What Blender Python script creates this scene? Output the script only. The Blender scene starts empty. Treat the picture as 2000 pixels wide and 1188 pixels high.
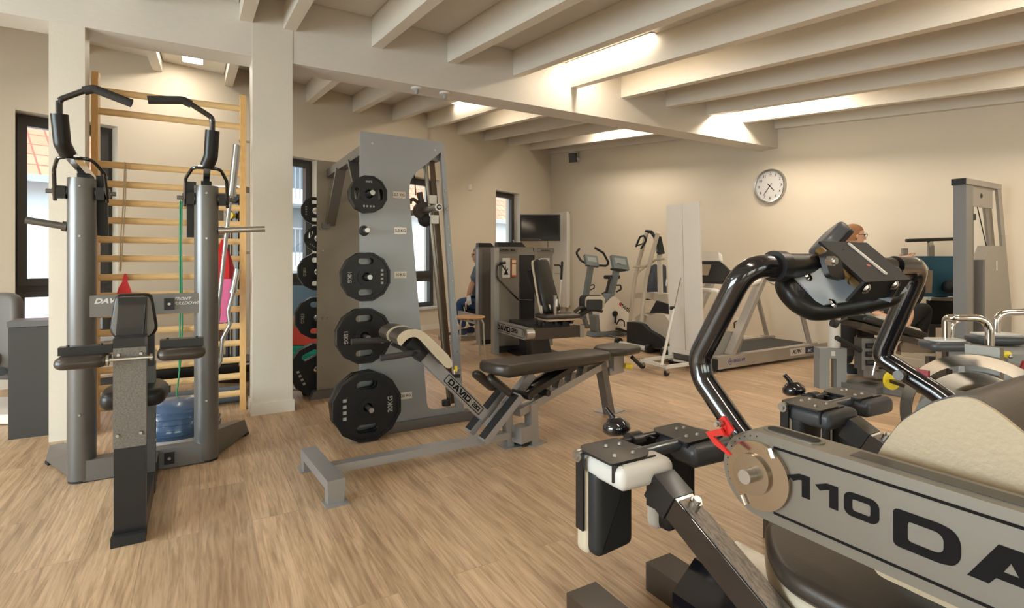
import bpy, bmesh, math, random
from math import sin, cos, pi, radians as R, sqrt, atan2
from mathutils import Vector as V, Matrix, geometry
random.seed(4)
SC = bpy.context.scene
COL = SC.collection
# ---------------------------------------------------------------- camera
FPX, HOR, CAMZ = 1043.0, 510.0, 1.07            # focal length and horizon on the 2000 x 1188 frame
YAW = R(90 - 59.685)
FW = V((sin(YAW), cos(YAW), 0)); RT = V((cos(YAW), -sin(YAW), 0))   # camera forward / right in room axes
cd = bpy.data.cameras.new('camera'); cam = bpy.data.objects.new('camera', cd); COL.objects.link(cam)
cam.location = (0, 0, CAMZ); cam.rotation_euler = (pi/2, 0, -YAW)
cd.sensor_width = 36; cd.lens = FPX/2000*36; cd.shift_y = -(594-HOR)/2000; cd.clip_start = .05; cd.clip_end = 300
SC.camera = cam
# ---------------------------------------------------------------- view + world
SC.view_settings.view_transform = 'Standard'; SC.view_settings.look = 'None'
SC.view_settings.exposure = 0.6; SC.view_settings.gamma = 1; SC.view_settings.use_curve_mapping = False
W = bpy.data.worlds.new('sky'); SC.world = W; W.use_nodes = True
wn = W.node_tree; bg = wn.nodes['Background']
sky = wn.nodes.new('ShaderNodeTexSky'); sky.sky_type = 'NISHITA'; sky.sun_disc = False
sky.sun_elevation = R(42); sky.sun_rotation = R(200); sky.air_density = 1.2; sky.dust_density = 2.5
mixw = wn.nodes.new('ShaderNodeMix'); mixw.data_type = 'RGBA'; mixw.inputs[0].default_value = .75
wn.links.new(sky.outputs[0], mixw.inputs[6]); mixw.inputs[7].default_value = (.86, .93, 1.0, 1)
wn.links.new(mixw.outputs[2], bg.inputs[0]); bg.inputs[1].default_value = 1.5

def lamp(name, kind, loc, energy, color=(1, 1, 1), size=None, rot=None, sizey=None):
    l = bpy.data.lights.new(name, kind); o = bpy.data.objects.new(name, l); COL.objects.link(o)
    o.location = loc; l.energy = energy; l.color = color
    if rot: o.rotation_euler = rot
    if kind == 'AREA':
        l.shape = 'RECTANGLE'; l.size = size; l.size_y = sizey or size
    return o
lamp('sun', 'SUN', (0, 0, 20), 1.6, (1, .95, .87), rot=(R(48), 0, R(-20))).data.angle = R(2)   # reaches only the street outside
SLOPE = math.atan(.11)
WARM = (1, .885, .74)
PANELS = [(3.08, 3.54), (3.08, 6.22), (5.28, 3.54), (5.28, 6.22), (-.06, 5.76), (3.08, .6), (.6, .0), (5.28, .6), (-2.4, .6), (-2.6, 3.0)]
PANELZ = lambda b, a=1: 2.945 + .11*(b-4.096) - (.11 if a < .3 else 0)
for a_, b_ in PANELS:                                        # the light of the ceiling panels
    lamp('panel_light', 'AREA', (a_, b_, PANELZ(b_, a_)-.02), 5 if a_ == -.06 else 17, WARM, .18, (SLOPE, 0, 0), 1.05)
# daylight through the windows of the wall behind and beside the viewpoint
lamp('window_daylight', 'AREA', (-4.12, 1.6, 1.3), 200, (.84, .91, 1), 3.2, (R(90), 0, R(-90)), 1.7)
for a_, w_ in ((-2.6, 1.6), (.2, 2.2), (3.2, 2.2)):
    lamp('window_daylight', 'AREA', (a_, -3.62, 1.2), 250, (.82, .92, 1), w_, (R(-90), 0, 0), 1.5)

# ---------------------------------------------------------------- pixel rays -> room points (2000 x 1188 frame)
def ray(px, py): return FW + RT*((px-1000)/FPX) + V((0, 0, -(py-HOR)/FPX))
def cz(): return V((0, 0, CAMZ))
def dep(px, py, d): return cz() + ray(px, py)*d                       # at camera depth d
def onz(px, py, z=0.): r = ray(px, py); return cz() + r*((z-CAMZ)/r.z)
def ona(px, py, a): r = ray(px, py); return cz() + r*(a/r.x)
def onb(px, py, b): r = ray(px, py); return cz() + r*(b/r.y)
def onpl(px, py, p, nrm): r = ray(px, py); return cz() + r*((V(p)-cz()).dot(V(nrm))/r.dot(V(nrm)))

# ---------------------------------------------------------------- materials
MATS = {}
def mat(name, col, rough=.5, metal=0., bump=None, bscale=40, coat=0., var=None, spec=.5, emit=None, alpha=None, trans=None, stretch=(1, 1, 1)):
    if name in MATS: return MATS[name]
    m = bpy.data.materials.new(name); m.use_nodes = True; nt = m.node_tree; b = nt.nodes['Principled BSDF']
    b.inputs['Base Color'].default_value = (*col, 1); b.inputs['Roughness'].default_value = rough
    b.inputs['Metallic'].default_value = metal; b.inputs['Coat Weight'].default_value = coat; b.inputs['Specular IOR Level'].default_value = spec
    b.inputs['Coat Roughness'].default_value = .08
    if trans: b.inputs['Transmission Weight'].default_value = trans
    if emit: b.inputs['Emission Color'].default_value = (*emit[:3], 1); b.inputs['Emission Strength'].default_value = emit[3]
    if bump or var:
        tc = nt.nodes.new('ShaderNodeTexCoord'); mp = nt.nodes.new('ShaderNodeMapping'); mp.inputs['Scale'].default_value = stretch
        nz = nt.nodes.new('ShaderNodeTexNoise'); nz.inputs['Scale'].default_value = bscale; nz.inputs['Detail'].default_value = 5
        nt.links.new(tc.outputs['Object'], mp.inputs[0]); nt.links.new(mp.outputs[0], nz.inputs['Vector'])
        if bump:
            bp = nt.nodes.new('ShaderNodeBump'); bp.inputs['Strength'].default_value = bump; bp.inputs['Distance'].default_value = .004
            nt.links.new(nz.outputs[0], bp.inputs['Height']); nt.links.new(bp.outputs[0], b.inputs['Normal'])
        if var:
            rp = nt.nodes.new('ShaderNodeValToRGB'); e = rp.color_ramp.elements
            e[0].position, e[1].position = .3, .7
            e[0].color = (*[c*(1-var) for c in col], 1); e[1].color = (*[min(1, c*(1+var)) for c in col], 1)
            nt.links.new(nz.outputs[0], rp.inputs[0]); nt.links.new(rp.outputs[0], b.inputs['Base Color'])
    MATS[name] = m; return m
wallm = mat('wall_plaster', (.66, .585, .465), .85, bump=.12, bscale=120)
beamm = mat('white_glazed_wood', (.68, .62, .52), .55, bump=.1, bscale=30, var=.035, stretch=(9, .5, 9))
beamg = mat('white_glazed_girder', (.66, .61, .53), .55, bump=.1, bscale=30, var=.035, stretch=(.5, 9, 9))
ceilm = mat('white_ceiling_board', (.66, .62, .56), .6, bump=.06, bscale=20, var=.02, stretch=(8, .6, 1))
basem = mat('white_skirting', (.72, .68, .6), .4)
anthr = mat('anthracite_frame', (.045, .043, .04), .4)
silver = mat('silver_metallic_paint', (.175, .17, .165), .36, .55, bump=.03, bscale=400)
silverl = mat('light_silver_paint', (.38, .375, .37), .34, .55)
greym = mat('warm_grey_paint', (.33, .31, .285), .42, .25)
chrome = mat('chrome', (.78, .77, .75), .12, 1)
steel = mat('brushed_steel', (.5, .49, .47), .3, 1)
black = mat('black_powder_coat', (.008, .008, .009), .38, coat=.12)
blackg = mat('gloss_black_tube', (.006, .006, .008), .16, coat=1)
rubber = mat('black_rubber', (.012, .012, .012), .6)
grip = mat('dark_grey_foam_grip', (.035, .032, .03), .75, bump=.15, bscale=250)
leather = mat('black_vinyl', (.011, .010, .009), .34, bump=.12, bscale=260, coat=.05, spec=.35)
brownv = mat('dark_brown_vinyl', (.045, .035, .027), .34, bump=.12, bscale=260)
cream = mat('cream_vinyl', (.54, .47, .35), .45, bump=.1, bscale=200)
whitev = mat('white_vinyl', (.62, .60, .56), .42)
whitep = mat('white_plastic', (.72, .69, .63), .4)
plate = mat('black_urethane', (.009, .009, .010), .33, bump=.05, bscale=90, spec=.35)
ink = mat('black_lettering', (.007, .006, .006), .75, spec=.15)
inkw = mat('white_lettering', (.7, .68, .64), .5)
red = mat('red_plastic', (.55, .02, .015), .35)
yellow = mat('yellow_plastic', (.80, .58, .02), .4)
glassm = mat('window_glass', (1, 1, 1), .0)
nt = glassm.node_tree; nt.nodes.clear()
o_ = nt.nodes.new('ShaderNodeOutputMaterial'); t_ = nt.nodes.new('ShaderNodeBsdfTransparent'); g_ = nt.nodes.new('ShaderNodeBsdfGlossy'); x_ = nt.nodes.new('ShaderNodeMixShader')
g_.inputs['Roughness'].default_value = .02; x_.inputs[0].default_value = .07; t_.inputs[0].default_value = (.93, .97, .96, 1)
nt.links.new(t_.outputs[0], x_.inputs[1]); nt.links.new(g_.outputs[0], x_.inputs[2]); nt.links.new(x_.outputs[0], o_.inputs[0])

def floor_mat():
    m = bpy.data.materials.new('oak_vinyl_planks'); m.use_nodes = True; nt = m.node_tree; b = nt.nodes['Principled BSDF']; N = nt.nodes.new; L = nt.links.new
    tc = N('ShaderNodeTexCoord'); sw = N('ShaderNodeMapping'); sw.inputs['Rotation'].default_value = (0, 0, R(90)); L(tc.outputs['Object'], sw.inputs[0])
    br = N('ShaderNodeTexBrick'); br.inputs['Scale'].default_value = 1; br.inputs['Brick Width'].default_value = 1.22; br.inputs['Row Height'].default_value = .185
    br.inputs['Mortar Size'].default_value = .0016; br.inputs['Mortar Smooth'].default_value = .3; br.offset = .37; br.inputs['Bias'].default_value = 0
    br.inputs['Color1'].default_value = (0, 0, 0, 1); br.inputs['Color2'].default_value = (1, 1, 1, 1); br.inputs['Mortar'].default_value = (.5, .5, .5, 1); L(sw.outputs[0], br.inputs[0])
    mp = N('ShaderNodeMapping'); mp.inputs['Scale'].default_value = (1, .06, 1); L(tc.outputs['Object'], mp.inputs[0])
    ad = N('ShaderNodeVectorMath'); ad.operation = 'ADD'; L(mp.outputs[0], ad.inputs[0])
    sc = N('ShaderNodeVectorMath'); sc.operation = 'SCALE'; sc.inputs[3].default_value = 7; L(br.outputs['Color'], sc.inputs[0]); L(sc.outputs[0], ad.inputs[1])
    n1 = N('ShaderNodeTexNoise'); n1.inputs['Scale'].default_value = 44; n1.inputs['Detail'].default_value = 7; n1.inputs['Distortion'].default_value = 1.3; n1.inputs['Roughness'].default_value = .62; L(ad.outputs[0], n1.inputs[0])
    n2 = N('ShaderNodeTexNoise'); n2.inputs['Scale'].default_value = 130; n2.inputs['Detail'].default_value = 4; L(ad.outputs[0], n2.inputs[0])
    n3 = N('ShaderNodeTexNoise'); n3.inputs['Scale'].default_value = 5; n3.inputs['Detail'].default_value = 2; n3.inputs['Distortion'].default_value = 2; L(ad.outputs[0], n3.inputs[0])
    r1 = N('ShaderNodeValToRGB'); e = r1.color_ramp.elements; e[0].position = .33; e[0].color = (.35, .235, .14, 1); e[1].position = .66; e[1].color = (.60, .44, .29, 1); e.new(.5).color = (.50, .355, .22, 1); L(n1.outputs[0], r1.inputs[0])
    m1 = N('ShaderNodeMix'); m1.data_type = 'RGBA'; m1.blend_type = 'MULTIPLY'; m1.inputs[0].default_value = .55; L(r1.outputs[0], m1.inputs[6])
    r2 = N('ShaderNodeValToRGB'); e = r2.color_ramp.elements; e[0].position = .3; e[0].color = (.70, .66, .62, 1); e[1].position = .55; e[1].color = (1.06, 1.05, 1.03, 1); L(n2.outputs[0], r2.inputs[0]); L(r2.outputs[0], m1.inputs[7])
    m2 = N('ShaderNodeMix'); m2.data_type = 'RGBA'; m2.blend_type = 'MULTIPLY'; m2.inputs[0].default_value = 1; L(m1.outputs[2], m2.inputs[6])
    r3 = N('ShaderNodeValToRGB'); e = r3.color_ramp.elements; e[0].position = .3; e[0].color = (.84, .82, .8, 1); e[1].position = .7; e[1].color = (1.12, 1.12, 1.12, 1); L(n3.outputs[0], r3.inputs[0]); L(r3.outputs[0], m2.inputs[7])
    m3 = N('ShaderNodeMix'); m3.data_type = 'RGBA'; m3.blend_type = 'MULTIPLY'; m3.inputs[0].default_value = 1; L(m2.outputs[2], m3.inputs[6])
    r4 = N('ShaderNodeValToRGB'); e = r4.color_ramp.elements; e[0].color = (.88, .87, .86, 1); e[1].color = (1.1, 1.09, 1.08, 1); L(br.outputs['Color'], r4.inputs[0]); L(r4.outputs[0], m3.inputs[7])
    m4 = N('ShaderNodeMix'); m4.data_type = 'RGBA'; m4.inputs[7].default_value = (.12, .075, .045, 1)
    mu = N('ShaderNodeMath'); mu.operation = 'MULTIPLY'; mu.inputs[1].default_value = .3; L(br.outputs['Fac'], mu.inputs[0]); L(mu.outputs[0], m4.inputs[0]); L(m3.outputs[2], m4.inputs[6])
    L(m4.outputs[2], b.inputs['Base Color']); b.inputs['Roughness'].default_value = .36
    rr = N('ShaderNodeMapRange'); rr.inputs[3].default_value = .30; rr.inputs[4].default_value = .5; L(n1.outputs[0], rr.inputs[0]); L(rr.outputs[0], b.inputs['Roughness'])
    bp = N('ShaderNodeBump'); bp.inputs['Strength'].default_value = .12; bp.inputs['Distance'].default_value = .002; L(n2.outputs[0], bp.inputs['Height']); L(bp.outputs[0], b.inputs['Normal'])
    return m
floorm = floor_mat()

# ---------------------------------------------------------------- mesh helpers
def frame(p, x, z=None, y=None):
    """matrix with its x axis along x; z (or y) as the second guide"""
    x = V(x).normalized()
    if y is not None:
        y = V(y); y = (y - x*y.dot(x)).normalized(); z = x.cross(y)
    else:
        z = V(z if z is not None else (0, 0, 1)); z = (z - x*z.dot(x)).normalized(); y = z.cross(x)
    m = Matrix((x, y, z)).transposed().to_4x4(); m.translation = V(p); return m
def rz(p, deg): return Matrix.Translation(V(p)) @ Matrix.Rotation(R(deg), 4, 'Z')
class MB:
    def __init__(s): s.bm = bmesh.new(); s.mi = 0
    def _new(s, geo, mtx, bev=0, seg=2, ang=None):
        if mtx is not None: bmesh.ops.transform(s.bm, matrix=mtx, verts=[v for v in geo if isinstance(v, bmesh.types.BMVert)])
    def add(s, verts, faces, mtx=None, bev=0, seg=2):
        b = bmesh.new(); vs = [b.verts.new(v) for v in verts]
        for f in faces:
            try: b.faces.new([vs[i] for i in f])
            except ValueError: pass
        if bev:
            es = [e for e in b.edges if len(e.link_faces) == 2 and e.calc_face_angle(0) > R(25)]
            bmesh.ops.bevel(b, geom=es, offset=bev, segments=seg, profile=.5, affect='EDGES', clamp_overlap=True)
        if mtx is not None: b.transform(mtx)
        bmesh.ops.recalc_face_normals(b, faces=b.faces)
        for f in b.faces: f.material_index = s.mi
        me = bpy.data.meshes.new('t'); b.to_mesh(me); b.free(); s.bm.from_mesh(me); bpy.data.meshes.remove(me); return s
    def box(s, c, d, mtx=None, bev=0, seg=2):
        x, y, z = [k/2 for k in d]; cx, cy, cz_ = c
        vs = [(cx+i*x, cy+j*y, cz_+k*z) for i in (-1, 1) for j in (-1, 1) for k in (-1, 1)]
        fs = [(0, 1, 3, 2), (4, 6, 7, 5), (0, 4, 5, 1), (2, 3, 7, 6), (0, 2, 6, 4), (1, 5, 7, 3)]
        return s.add(vs, fs, mtx, bev, seg)
    def bar(s, p0, p1, w, h, up=(0, 0, 1), bev=0, ext=0, seg=2):
        p0, p1 = V(p0), V(p1); L = (p1-p0).length
        return s.box((L/2, 0, 0), (L+2*ext, w, h), frame(p0, p1-p0, up), bev, seg)
    def cyl(s, p0, p1, r, r2=None, n=20, bev=0, cap=True):
        p0, p1 = V(p0), V(p1); d = p1-p0; m = frame(p0, d, (0, 0, 1) if abs(d.normalized().z) < .95 else (1, 0, 0)); L = d.length; r2 = r if r2 is None else r2
        vs = []
        for x, q in ((0, r), (L, r2)): vs += [(x, q*cos(2*pi*i/n), q*sin(2*pi*i/n)) for i in range(n)]
        fs = [(i, (i+1) % n, n+(i+1) % n, n+i) for i in range(n)]
        if cap: fs += [tuple(range(n))[::-1], tuple(range(n, 2*n))]
        return s.add(vs, fs, m, bev)
    def lathe(s, prof, mtx=None, n=28, cap=True):
        """prof [(r, z)] about local z"""
        vs, fs = [], []
        for r, z in prof: vs += [(r*cos(2*pi*i/n), r*sin(2*pi*i/n), z) for i in range(n)]
        for k in range(len(prof)-1):
            for i in range(n): fs.append((k*n+i, k*n+(i+1) % n, (k+1)*n+(i+1) % n, (k+1)*n+i))
        if cap and prof[0][0] > 1e-4: fs.append(tuple(range(n))[::-1])
        if cap and prof[-1][0] > 1e-4: fs.append(tuple(range((len(prof)-1)*n, len(prof)*n)))
        s.add(vs, fs, mtx); bmesh.ops.remove_doubles(s.bm, verts=s.bm.verts, dist=1e-6); return s
    def tube(s, pts, r, n=12, fil=0, cap=True, fseg=5, closed=False):
        pts = [V(p) for p in pts]
        if fil:
            q = [pts[0]] if not closed else []
            rng = range(len(pts)) if closed else range(1, len(pts)-1)
            for i in rng:
                a, b, c = pts[i-1], pts[i], pts[(i+1) % len(pts)]; u, w = (a-b), (c-b); lu, lw = u.length, w.length; u.normalize(); w.normalize()
                ang = u.angle(w, pi); k = min(fil/max(math.tan(ang/2), .05), lu*.49, lw*.49)
                p, t = b+u*k, b+w*k
                for j in range(fseg+1):
                    z = j/fseg; q.append(p*(1-z)**2 + b*2*z*(1-z) + t*z*z)
            if not closed: q.append(pts[-1])
            pts = q
        q = [pts[0]]
        for p in pts[1:]:
            if (p-q[-1]).length > 1e-5: q.append(p)
        pts = q; m = len(pts); rs = r if isinstance(r, (list, tuple)) else [r]*m
        if len(rs) != m: rs = [rs[0] + (rs[-1]-rs[0])*i/(m-1) for i in range(m)]
        T = [((pts[(i+1) % m] if closed or i < m-1 else pts[i]) - (pts[i-1] if closed or i > 0 else pts[i])).normalized() for i in range(m)]
        N = T[0].orthogonal().normalized(); vs, fs = [], []
        for i in range(m):
            N = (N - T[i]*N.dot(T[i])).normalized(); B = T[i].cross(N)
            for k in range(n): t = 2*pi*k/n; vs.append(pts[i] + (N*cos(t)+B*sin(t))*rs[i])
        for i in range(m-1 if not closed else m):
            j = (i+1) % m
            for k in range(n): fs.append((i*n+k, i*n+(k+1) % n, j*n+(k+1) % n, j*n+k))
        if cap and not closed: fs += [tuple(range(n))[::-1], tuple(range((m-1)*n, m*n))]
        return s.add(vs, fs)
    def prism(s, pts, t, mtx=None, holes=(), bev=0, seg=2):
        """outline in local xy, thickness t along local z (0..t)"""
        loops = [[V((p[0], p[1], 0)) for p in pts]] + [[V((p[0], p[1], 0)) for p in h] for h in holes]
        if not holes:
            n = len(pts); vs = [(p[0], p[1], 0) for p in pts]+[(p[0], p[1], t) for p in pts]
            return s.add(vs, [tuple(range(n))[::-1], tuple(range(n, 2*n))]+[(i, (i+1) % n, n+(i+1) % n, n+i) for i in range(n)], mtx, bev, seg)
        flat = [p for l in loops for p in l]; tri = geometry.tessellate_polygon(loops); n = len(flat)
        vs = [(p.x, p.y, 0) for p in flat]+[(p.x, p.y, t) for p in flat]
        fs = [tuple(f) for f in tri]+[tuple(i+n for i in f) for f in tri]; o = 0
        for l in loops:
            k = len(l); fs += [(o+i, o+(i+1) % k, n+o+(i+1) % k, n+o+i) for i in range(k)]; o += k
        return s.add(vs, fs, mtx)
    def loft(s, rings, closed=True, cap=True, mtx=None):
        n = len(rings[0]); vs = [v for r in rings for v in r]; fs = []
        for k in range(len(rings)-1):
            for i in range(n if closed else n-1): fs.append((k*n+i, k*n+(i+1) % n, (k+1)*n+(i+1) % n, (k+1)*n+i))
        if cap and closed: fs += [tuple(range(n))[::-1], tuple(range((len(rings)-1)*n, len(rings)*n))]
        return s.add(vs, fs, mtx)
    def sphere(s, c, r, mtx=None, n=20, sc=(1, 1, 1)):
        prof = [(max(r*sin(pi*i/12), 0 if i in (0, 12) else 1e-3), -r*cos(pi*i/12)) for i in range(13)]
        m = Matrix.Translation(V(c)) @ (mtx.to_3x3().to_4x4() if mtx else Matrix()) @ Matrix.Diagonal((*sc, 1)); return s.lathe(prof, m, n)
    def bolts(s, pts, nrm, r=.008, h=.004):
        for p in pts: s.cyl(V(p), V(p)+V(nrm).normalized()*h, r, r*.7, n=10)
        return s
    def out(s, name, mats, parent=None, local=False, smooth=30, subd=0):
        me = bpy.data.meshes.new(name)
        if parent is not None and not local: s.bm.transform(parent_world(parent).inverted())
        s.bm.to_mesh(me); s.bm.free()
        for m in (mats if isinstance(mats, (list, tuple)) else [mats]): me.materials.append(m)
        if smooth: me.shade_smooth(); me.set_sharp_from_angle(angle=R(smooth))
        o = bpy.data.objects.new(name, me); COL.objects.link(o)
        if parent is not None: o.parent = parent
        if subd: d = o.modifiers.new('s', 'SUBSURF'); d.levels = d.render_levels = subd
        return o
def parent_world(o):
    m = o.matrix_basis.copy()
    while o.parent: o = o.parent; m = o.matrix_basis @ m
    return m
def rrect(w, h, r, n=5, cx=0, cy=0):
    p = []
    for sx, sy, a0 in ((1, 1, 0), (-1, 1, 90), (-1, -1, 180), (1, -1, 270)):
        for i in range(n+1): t = R(a0+90*i/n); p.append((cx+sx*(w/2-r)+r*cos(t), cy+sy*(h/2-r)+r*sin(t)))
    return p
def roundpoly(pts, r, n=4):
    q = []; pts = [V((*p, 0)) if len(p) == 2 else V(p) for p in pts]
    for i in range(len(pts)):
        a, b, c = pts[i-1], pts[i], pts[(i+1) % len(pts)]; u, w = (a-b), (c-b); ri = r[i] if isinstance(r, (list, tuple)) else r
        k = min(ri, u.length*.48, w.length*.48); u.normalize(); w.normalize()
        for j in range(n+1): z = j/n; p = (b+u*k)*(1-z)**2 + b*2*z*(1-z) + (b+w*k)*z*z; q.append((p.x, p.y))
    return q
def cushion(mb, mtx, outline, t, edge=.02, seg=4):
    """padded slab: outline in xy, thickness t, soft edges"""
    c = V((sum(p[0] for p in outline)/len(outline), sum(p[1] for p in outline)/len(outline), 0)); rings = []
    def ins(d):
        r = []
        n = len(outline)
        for i in range(n):
            a, b, e = V((*outline[i-1], 0)), V((*outline[i], 0)), V((*outline[(i+1) % n], 0)); tt = (e-a)
            nn = V((-tt.y, tt.x, 0)); nn = nn.normalized() if nn.length > 1e-9 else V((0, 0, 0))
            if nn.dot(c-b) < 0: nn = -nn
            r.append(b+nn*d)
        return r
    for k in range(seg+1):
        a = pi/2*k/seg; rings.append([V((p.x, p.y, edge*(1-sin(a)))) for p in ins(edge*(1-cos(a)) if 0 else edge*(1-sin(a)) if 0 else edge*(1-math.sin(a)))])
    rings = []
    for k in range(seg+1): a = pi/2*k/seg; rings.append([V((p.x, p.y, edge*(1-cos(a)))) for p in ins(edge*(1-sin(a)))])
    for k in range(seg+1): a = pi/2*k/seg; rings.append([V((p.x, p.y, t-edge+edge*sin(a))) for p in ins(edge*(1-cos(a)))])
    return mb.loft(rings, mtx=mtx)
def tag(o, label=None, cat=None, group=None, kind=None):
    for k, v in (('label', label), ('category', cat), ('group', group), ('kind', kind)):
        if v: o[k] = v
    return o
def thing(name, label, cat, loc=(0, 0, 0), rotz=0, group=None):
    o = bpy.data.objects.new(name, None); COL.objects.link(o); o.empty_display_size = .1
    o.location = loc; o.rotation_euler = (0, 0, rotz); o.matrix_basis = Matrix.Translation(V(loc)) @ Matrix.Rotation(rotz, 4, 'Z')
    return tag(o, label, cat, group)
def struct(mb, name, mats, parent=None, **k):
    o = mb.out(name, mats, parent, **k)
    if parent is None: o['kind'] = 'structure'
    return o
def text(s, mtx, size, m, parent, name='lettering', bold=.0, sx=1., ext=.0006, align='CENTER', shear=0, track=1.):
    """mtx: x right, y up, z out of the surface"""
    c = bpy.data.curves.new(name, 'FONT'); c.body = s; c.size = size; c.extrude = ext; c.offset = bold; c.align_x = align; c.align_y = 'CENTER'; c.shear = shear; c.space_character = track; c.resolution_u = 3
    o = bpy.data.objects.new(name, c); COL.objects.link(o); bpy.context.view_layer.update()
    me = bpy.data.meshes.new_from_object(o.evaluated_get(bpy.context.evaluated_depsgraph_get())); bpy.data.objects.remove(o); bpy.data.curves.remove(c)
    me.name = name
    mm = mtx @ Matrix.Diagonal((sx, 1, 1, 1))
    if parent is not None: mm = parent_world(parent).inverted() @ mm
    me.transform(mm); me.materials.clear(); me.materials.append(m)
    o = bpy.data.objects.new(name, me); COL.objects.link(o)
    if parent is not None: o.parent = parent
    return o
def copy_tree(o, parent=None):
    c = o.copy(); COL.objects.link(c); c.parent = parent
    for ch in [x for x in bpy.data.objects if x.parent == o]: copy_tree(ch, c)
    return c
# ---------------------------------------------------------------- wide block lettering (x advance, outline, holes) in units of the letter height
def _seg(paths, t=.24):
    return paths, t
GL = {'D': (1.62, [(0, 0), (1.1, 0), (1.38, .08), (1.5, .3), (1.5, .7), (1.38, .92), (1.1, 1), (0, 1)], [[(.34, .24), (.34, .76), (1.02, .76), (1.14, .66), (1.14, .34), (1.02, .24)]]),
      'A': (1.62, [(0, 0), (.42, 0), (.56, .2), (1.1, .2), (1.24, 0), (1.66, 0), (1.06, 1), (.6, 1)], [[(.69, .4), (.83, .66), (.97, .4)]]),
      'V': (1.62, [(.56, 0), (1.1, 0), (1.66, 1), (1.24, 1), (.83, .3), (.42, 1), (0, 1)], []),
      'I': (.50, [(0, 0), (.36, 0), (.36, 1), (0, 1)], []),
      '1': (1.22, [(.62, 0), (.98, 0), (.98, 1), (.5, 1), (0, .78), (.22, .58), (.5, .72), (.62, .74)], []),
      '0': (1.5, [(.2, 0), (1.15, 0), (1.35, .18), (1.35, .82), (1.15, 1), (.2, 1), (0, .82), (0, .18)], [[(.34, .26), (.32, .74), (1.03, .74), (1.03, .26)]]),
      ' ': (.6, None, None)}
SG = {'2': [(0, 1, 1.2, 1), (1.2, 1, 1.2, .5), (1.2, .5, 0, .5), (0, .5, 0, 0), (0, 0, 1.2, 0)], '3': [(0, 1, 1.2, 1), (1.2, 1, 1.2, 0), (.2, .5, 1.2, .5), (0, 0, 1.2, 0)],
      '6': [(1.2, 1, 0, 1), (0, 1, 0, 0), (0, 0, 1.2, 0), (1.2, 0, 1.2, .5), (1.2, .5, 0, .5)], '5': [(1.2, 1, 0, 1), (0, 1, 0, .5), (0, .5, 1.2, .5), (1.2, .5, 1.2, 0), (1.2, 0, 0, 0)]}
def wide(s, mtx, h, m_, parent, wf=1., name='lettering', ext=.0006, centre=True):
    L = sum(GL[c][0] if c in GL else 1.45 for c in s)*h*wf; x = -L/2 if centre else 0; mb = MB()
    for c in s:
        if c in SG:
            t = .11
            for x0, y0, x1, y1 in SG[c]:
                a, b = min(x0, x1), max(x0, x1); e, f_ = min(y0, y1), max(y0, y1); e = e*.78+.11; f_ = f_*.78+.11; a += t; b += t
                if a == b: a -= t*1.2; b += t*1.2; e -= t; f_ += t
                else: e -= t; f_ += t; a -= t*1.2; b += t*1.2
                mb.add([(x+p*h*wf, q*h-h/2, z) for z in (0, ext) for p, q in ((a, e), (b, e), (b, f_), (a, f_))], [(3, 2, 1, 0), (4, 5, 6, 7), (0, 1, 5, 4), (1, 2, 6, 5), (2, 3, 7, 6), (3, 0, 4, 7)], mtx)
            x += 1.45*h*wf; continue
        adv, o_, hs = GL[c]
        if o_ and c in 'D0': o_ = roundpoly(o_, .14, 3); hs = [roundpoly(hh, .10, 3) for hh in hs]
        if o_: mb.prism([(x+p*h*wf, q*h-h/2) for p, q in o_], ext, mtx, [[(x+p*h*wf, q*h-h/2) for p, q in hh] for hh in hs])
        x += adv*h*wf
    return mb.out(name, m_, parent)
# ================================================================ THE ROOM (x = along the girder, y = towards the windows)
WA = R(22.19); WD = V((cos(WA), sin(WA), 0)); WN = V((-sin(WA), cos(WA), 0)); W0 = V((-1.347, 6.018, 0)) - WD*1.026
def wp(s, off=0, z=0): return W0 + WD*s + WN*off + V((0, 0, z))
XL, XR, YB = -4.0, 6.26, -3.5
yw = lambda x: 6.018 + .4078*(x+1.347)
zc = lambda y: 2.945 + .11*(y-4.096)
m = MB(); m.prism([(XL-.3, YB-.3), (XR+.3, YB-.3), (XR+.3, yw(XR)+.45), (XL-.3, yw(XL)+.1)], .2, Matrix.Translation((0, 0, -.2))); struct(m, 'floor', floorm)
# ceiling: slab plus boards lying between the joists
JX = [1.143+.632*k for k in range(8)] + [.515, .235] + [.235-.64*k for k in range(1, 7)]
JX = sorted(JX); JW = .08
m = MB()
def slab(x0, x1, y0, y1a, y1b, z0, t): m.add([(x0, y0, zc(y0)+z0), (x1, y0, zc(y0)+z0), (x1, y1b, zc(y1b)+z0), (x0, y1a, zc(y1a)+z0)] + [(x0, y0, zc(y0)+z0+t), (x1, y0, zc(y0)+z0+t), (x1, y1b, zc(y1b)+z0+t), (x0, y1a, zc(y1a)+z0+t)], [(3, 2, 1, 0), (4, 5, 6, 7), (0, 1, 5, 4), (1, 2, 6, 5), (2, 3, 7, 6), (3, 0, 4, 7)])
slab(XL-.3, XR+.3, YB-.3, yw(XL)+.35, yw(XR)+.45, .012, .15)
xs = [XL-.1] + JX + [XR+.1]
for i in range(len(xs)-1):
    x0 = xs[i] + (JW if i else 0) + .006; x1 = xs[i+1]-.006
    if x1-x0 > .1:
        cuts = [YB-.1, -1.6+.3*(i % 3), 1.1+.4*(i % 2), 4.09]
        dz = -.11 if x1 < .4 else 0
        for k in range(3): slab(x0, x1, cuts[k]+.002, cuts[k+1]-.002, cuts[k+1]-.002, dz, .012)
        slab(x0, x1, 4.342, yw(x0)+.03, yw(x1)+.03, dz, .012)
struct(m, 'ceiling', ceilm)
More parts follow.
